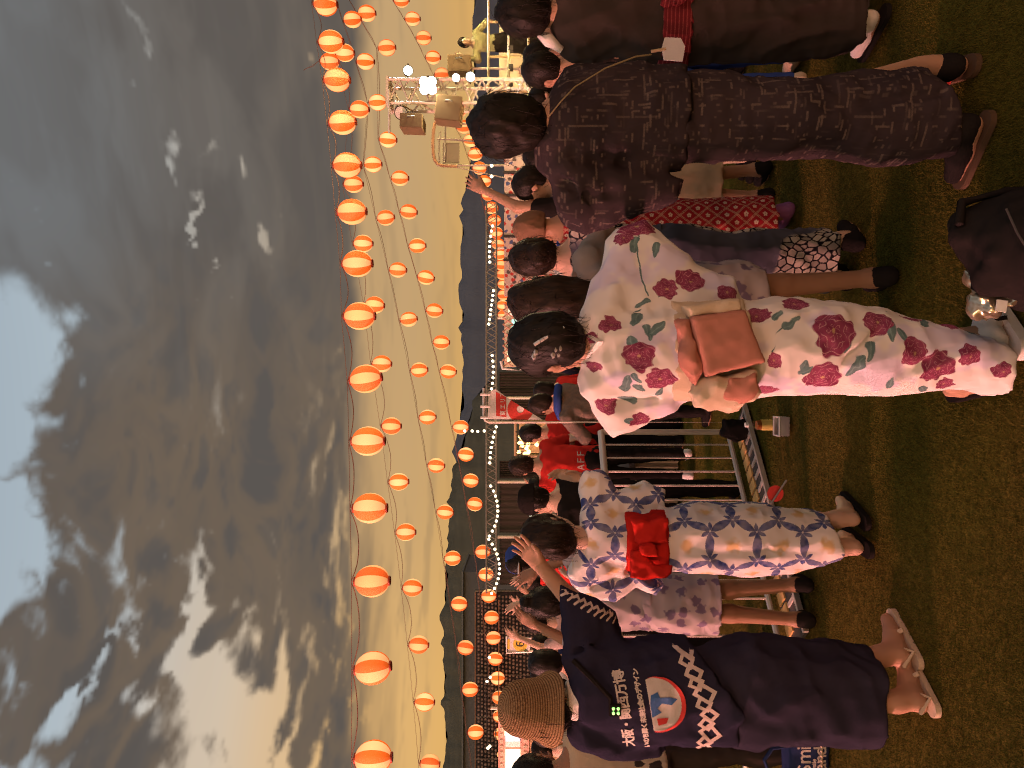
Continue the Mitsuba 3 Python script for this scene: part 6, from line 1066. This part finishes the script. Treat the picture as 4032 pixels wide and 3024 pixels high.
# ---------------------------------------------------------------- barrier, banner, things on the turf
def barrier():
    k = thing('crowd_barrier', 'steel stage barrier with upright bars and a ribbed floor plate', 'barrier'); a, b_ = np.array([PX(336, 5.35), 5.35, 0]), np.array([PX(112, 4.20), 4.20, 0]); u = (b_ - a) / np.linalg.norm(b_ - a); L = np.linalg.norm(b_ - a); nrm = np.array([u[1], -u[0], 0]); nrm = nrm if nrm[1] < 0 else -nrm
    part(k, 'top_rail', tube([a + [0, 0, 1.0], b_ + [0, 0, 1.0]], .026, 10), 'm_steel', 40); part(k, 'bottom_rail', tube([a + [0, 0, .07], b_ + [0, 0, .07]], .018, 8), 'm_steel', 40)
    n = int(L / .118)
    for i in range(1, n): p = a + u * L * i / n; part(k, 'bar', tube([p + [0, 0, .07], p + [0, 0, .985]], .0075, 6), 'm_steel', 40)
    for p in (a, a + u * L * .5, b_): part(k, 'post', tube([p + [0, 0, 0], p + [0, 0, 1.0]], .022, 8), 'm_steel', 40)
    def strip(o0, o1, z, th, mt, nm, s0=0.0, s1=1.0):
        q = [a + u * L * s0 + nrm * o0, a + u * L * s1 + nrm * o0, a + u * L * s1 + nrm * o1, a + u * L * s0 + nrm * o1]; m = extr(Polygon([(p[0], p[1]) for p in q]), th); m.apply_translation([0, 0, z]); part(k, nm, m, mt)
    strip(.03, .30, .004, .018, 'm_plate', 'floor_plate'); strip(.30, .325, .004, .030, 'm_steel', 'plate_edge')
    for i in range(int(L / .10)): s = (i + .2) * .10 / L; strip(.05, .16, .022, .010, 'm_tread', 'tread', s, s + .075 / L); strip(.18, .30, .022, .008, 'm_steel', 'rib', s + .02 / L, s + .045 / L)
mat('m_plate', (.05, .045, .04), .6); mat('m_tread', (.55, .33, .12), .55)
barrier()
# second barrier at the left edge
k = thing('crowd_barrier', 'tubular steel barrier with rounded corner at the left edge', 'barrier'); d = 4.4; xr = PX(24, d); x0 = xr - 2.3
path = [(xr, d, .02), (xr, d, .80)] + [(xr - .10 * (1 - math.cos(t)), d, .80 + .10 * math.sin(t)) for t in np.linspace(.2, 1.571, 6)] + [(x0 + .1, d, .90)]
part(k, 'frame', tube(path, .021, 10), 'm_steel', 40); part(k, 'lower_rail', tube([(xr, d, .22), (x0, d, .22)], .018, 8), 'm_steel', 40)
for i in range(1, 14): part(k, 'bar', tube([(xr - i * .16, d, .22), (xr - i * .16, d, .90)], .008, 6), 'm_steel', 40)
part(k, 'clamp', tube([(xr + .002, d - .01, .05), (xr + .002, d - .01, .26)], .030, 10), 'm_steel', 40); part(k, 'foot', tube([(xr, d - .30, .015), (xr, d - .1, .04), (xr, d + .1, .04), (xr, d + .30, .015)], .016, 8), 'm_steel', 40); part(k, 'brace', tube([(xr - .02, d - .03, .22), (xr - .08, d - .06, .19), (xr - .16, d - .10, .02)], .013, 8), 'm_steel', 40)
# banner on its pole
k = thing('banner', 'small white banner with red band and red disc on a thin pole', 'banner'); d = 5.55; xp = PX(768 - 912 * .46293, d)
part(k, 'pole', tube([(xp, d, 0), (xp, d, PZ(1056 * .463, d)), (xp + .015, d, PZ(1048 * .463, d)), (xp + .05, d, PZ(1045 * .463, d)), Q(1045, 838, d)], .011, 8), 'm_steel', 40)
def cloth_sheet(polygon, y, amp, th=.003):
    cs = .02; V, Fc, n = [], [], 0; a, bb, c, e = polygon.bounds
    for i in np.arange(math.floor(a / cs), math.ceil(c / cs)):
        for j in np.arange(math.floor(bb / cs), math.ceil(e / cs)):
            q = polygon.intersection(sbox(i * cs, j * cs, (i + 1) * cs, (j + 1) * cs))
            for qq in getattr(q, 'geoms', [q]):
                if qq.geom_type != 'Polygon' or qq.area < 1e-9: continue
                v, f = trimesh.creation.triangulate_polygon(qq, engine='earcut'); V.append(v); Fc.append(f + n); n += len(v)
    v2 = np.vstack(V); f = np.vstack(Fc); yy = y + amp * np.sin(v2[:, 0] * 21 + v2[:, 1] * 9) + amp * .6 * np.sin(v2[:, 0] * 8 - v2[:, 1] * 14)
    return trimesh.Trimesh(np.stack([v2[:, 0], yy, v2[:, 1]], 1), f, process=False)
fp = Polygon(poly(d, [(1054, 905), (1055, 846), (1071, 841), (1100, 862), (1135, 884), (1172, 907)])); bnd = Polygon(poly(d, [(1071, 846), (1093, 858), (1094, 901), (1072, 898)])).intersection(fp)
part(k, 'cloth', cloth_sheet(fp, d, .012), 'm_cottonwhite', True); part(k, 'red_band', cloth_sheet(bnd, d - .003, .012), 'm_red', True); c = Q(1124, 884, d); part(k, 'red_disc', cloth_sheet(Point(c[0], c[2]).buffer(.098).difference(Point(c[0], c[2]).buffer(.028)).intersection(fp), d - .003, .012), 'm_red', True)
for i, ch in enumerate('東エリア'):
    o = Q(1091, 898 - i * 13.5, d); g = trimesh_affine(glyph(ch), (o[0], o[2]), np.array([.040, 0]), np.array([0, .048])).intersection(bnd)
    if g.area > 1e-5: part(k, 'lettering', cloth_sheet(g, d - .006, .012), 'm_cottonwhite', True)
for y in (852, 878, 902): q = Q(1050, y, d); part(k, 'tie', tube([q + [0, 0, .04], q + [0, -.01, 0], q + [0, 0, -.03]], .012, 6), 'm_cottonwhite', 40)
# sign with the number
k = thing('number_sign', 'white sign board with a yellow disc and the number 6', 'sign'); d = 9.0; fp = Polygon(poly(d, [(1098, 1376), (1148, 1377), (1144, 1407), (1098, 1405)])); a = fp.bounds
put(k + '__board', upright(extr(fp, .02), 0, d, 0), 'm_cottonwhite'); part(k, 'frame', tube([(a[0] - .01, d - .03, a[1]), (a[0] - .01, d - .03, a[3] + .02), (a[2] + .02, d - .03, a[3] + .02)], .012, 6), 'm_white', 40); c = Q(1124, 1390, d)
put(k + '__yellow_disc', upright(extr(Point(c[0], c[2]).buffer(.088), .002), 0, d - .022, 0), 'm_yellow'); put(k + '__number', upright(extr(trimesh_affine(glyph('6'), (c[0] - .036, c[2] - .045), np.array([.13, 0]), np.array([0, .13])), .002), 0, d - .0255, 0), 'm_dark'); put(k + '__yellow_strip', upright(extr(sbox(c[0] - .06, c[2] + .13, c[0] + .06, c[2] + .17), .002), 0, d - .022, 0), 'm_yellow'); put(k + '__green_foot', upright(extr(Polygon(poly(d, [(1118, 1405.5), (1143, 1406.5), (1134, 1399)])), .002), 0, d - .022, 0), 'm_deepgreen')
mat('m_yellow', (.62, .48, .06), .6); mat('m_deepgreen', (.04, .09, .03), .6); part(k, 'pole', tube([(a[0], d, 0), (a[0], d, a[3])], .018, 8), 'm_truss', 40)
# tote bag with writing at the left edge
k = thing('tote_bag', 'navy tote bag with pale writing standing on the turf at the left edge', 'bag'); d = 3.75; xa, xb = PX(-22, d), PX(44, d); zt = PZ(784, d); g = Blend((xa - .06, d - .14, -.02), (xb + .06, d + .14, zt + .06), .009); g.box(((xa + xb) / 2, d, zt / 2), ((xb - xa) / 2, .075, zt / 2), .03, .02); bag = cloth(g, 101, .006, .08); put(k + '__body', bag, 'm_totenavy', True); matt('m_totenavy', weave_col((.018, .026, .075), (.03, .042, .105)))
part(k, 'handle', tube([(xa + .10, d - .08, zt - .02), (xa + .12, d - .09, zt + .10), (xa + .2, d - .09, zt + .13), (xa + .26, d - .09, zt + .09), (xa + .27, d - .08, zt - .02)], .010, 6), 'm_totenavy', True)
def tote(text, x, z, hgt, st): 
    xx = x
    for ch in text:
        g2 = trimesh_affine(glyph(ch), (xx, z), np.array([hgt, 0]), np.array([0, hgt])); put(name(k + '__lettering'), drape(g2.buffer(.0008), bag, d - .4, .004), 'm_print'); xx += (g2.bounds[2] - g2.bounds[0]) + st
tote('Smile', PX(2, d), zt - .105, .085, .006); tote('and', PX(4, d), zt - .185, .080, .006); tote('Smile', PX(4, d), zt - .132, .026, .003); put(name(k + '__rope'), tube([(xa + .02 + i * .012, d - .088 - .004 * (i % 2), .055 + .006 * (i % 2)) for i in range(28)], .006, 6), 'm_obi_cream', 40)
# tea bottle, clear tray, round fan
k = thing('tea_bottle', 'plastic tea bottle with yellow label and white cap on the turf', 'bottle'); d = 4.42; c = [PX(343, d), d, 0]
scene['m_pet'] = {'type': 'thindielectric', 'int_ior': 1.35}; mat('m_tea', (.22, .07, .02), .15, .5); mat('m_label', weave_col((.48, .36, .08), (.62, .50, .16), 4.0), .5)
put(k + '__tea', lathe([(0, .004), (.027, .004), (.030, .02), (.030, .12), (.026, .150), (0, .150)], 16, c), 'm_tea', 40); put(k + '__shell', lathe([(0, .0), (.030, .0), (.0325, .02), (.0325, .13), (.022, .175), (.013, .190), (.013, .20)], 16, c), 'm_pet', 40); put(k + '__label', lathe([(.0333, .055), (.0333, .125)], 16, c), 'm_label', True); put(k + '__cap', lathe([(.0, .219), (.0145, .218), (.0150, .198), (.0, .198)], 14, c), 'm_white', 40)
k = thing('clear_tray', 'clear plastic tray with white rim lying by the tea bottle', 'tray'); d = 4.32; c = np.array([PX(341, d), d, 0]); put(k + '__rim', cat(tube([c + [-.05, -.05, .06], c + [.06, -.05, .06], c + [.06, .05, .06], c + [-.05, .05, .06], c + [-.05, -.05, .06]], .006, 6)), 'm_cottonwhite', 40)
for nm, q in (('side', bx(-.05, .06, -.051, -.049, .004, .06)), ('side', bx(-.05, .06, .049, .051, .004, .06)), ('end', bx(-.051, -.049, -.05, .05, .004, .06)), ('end', bx(.059, .061, -.05, .05, .004, .06)), ('base', bx(-.05, .06, -.05, .05, .001, .004))): q.apply_translation(c); part(k, nm, q, 'm_traywhite')
scene['m_traywhite'] = {'type': 'principledthin', 'base_color': {'type': 'rgb', 'value': [.6, .56, .54]}, 'roughness': .3, 'diff_trans': 1.2}
k = thing('round_fan', 'red round paper fan leaning by the foot of the barrier', 'fan'); d = 4.30; q = Q(1690, 1066, d); g = extr(Point(0, 0).buffer(.048, 16), .003); M = trimesh.transformations.rotation_matrix(.5, [0, 1, 0]); m = upright(g, 0, 0, 0); m.apply_transform(M); m.apply_translation([q[0], d, .075]); put(k + '__leaf', m, 'm_red'); put(k + '__handle', tube([(q[0] + .08, d - .01, .012), (q[0] - .10, d - .006, .13)], .006, 6), 'm_galv', 40)
# dark bag in the foreground
k = thing('black_bag', 'slack black bag in the foreground at the bottom edge', 'bag'); d = 2.0; g = Blend((.12, 1.5, -.03), (.75, 2.5, .48), .010); c = np.array([PX(525, d), d + .02, .15])
g.ell(c, (.155, .16, .15), .05); g.ell(c + [-.03, -.10, -.04], (.14, .14, .12), .05); g.ell(c + [.05, .06, .09], (.085, .09, .075), .05); g.ell(c + [-.10, .02, .0], (.06, .09, .10), .05); g.keep((0, 0, -1), (0, 0, .0)); put(k + '__body', cloth(g, 111, .014, .075, (1, 1, 1)), 'm_tee_black', True); part(k, 'zip', tube([c + [-.06, -.17, .10], c + [0, -.155, .125], c + [.07, -.12, .13]], .003, 5), 'm_dark', 40); part(k, 'strap', tube([c + [.06, .02, .17], c + [.13, .06, .14], c + [.16, .05, .02], c + [.15, .0, -.12]], .014, 6), 'm_tee_black', True)
k2 = thing('plastic_packet', 'shiny crumpled clear packet tucked beside the black bag', 'packet'); g = Blend((.12, 1.75, .02), (.62, 2.35, .40), .006); cc = c + [-.12, .045, .07]; g.box(cc, (.075, .020, .055), .012, .01, rotz(.3) @ rotx(-.5)); put(k2, cloth(g, 113, .012, .030, (1, 1, 1)), 'm_foil', 25); mat('m_foil', (.50, .42, .30), .16, .9, .85)
k3 = thing('tag', 'small white tag hanging at the left of the black bag', 'tag'); q = P(462, 1001, 2.02); put(k3, upright(extr(Polygon([(-.018, -.012), (.014, -.018), (.018, .012), (-.014, .016)]), .003), q[0], q[1], q[2]), 'm_white')
k4 = thing('shoulder_bag', 'black pouch hanging low on the barrier by the tea bottle', 'bag'); d = 5.05; q = Q(1592, 922, d); g = Blend(q - .22, q + .22, .011); g.panel(poly(d, [(1560, 905), (1556, 940), (1590, 955), (1625, 945), (1628, 905)]), d, .06, .05, .02); put(k4, cloth(g, 117, .006, .06), 'm_tee_black', True)
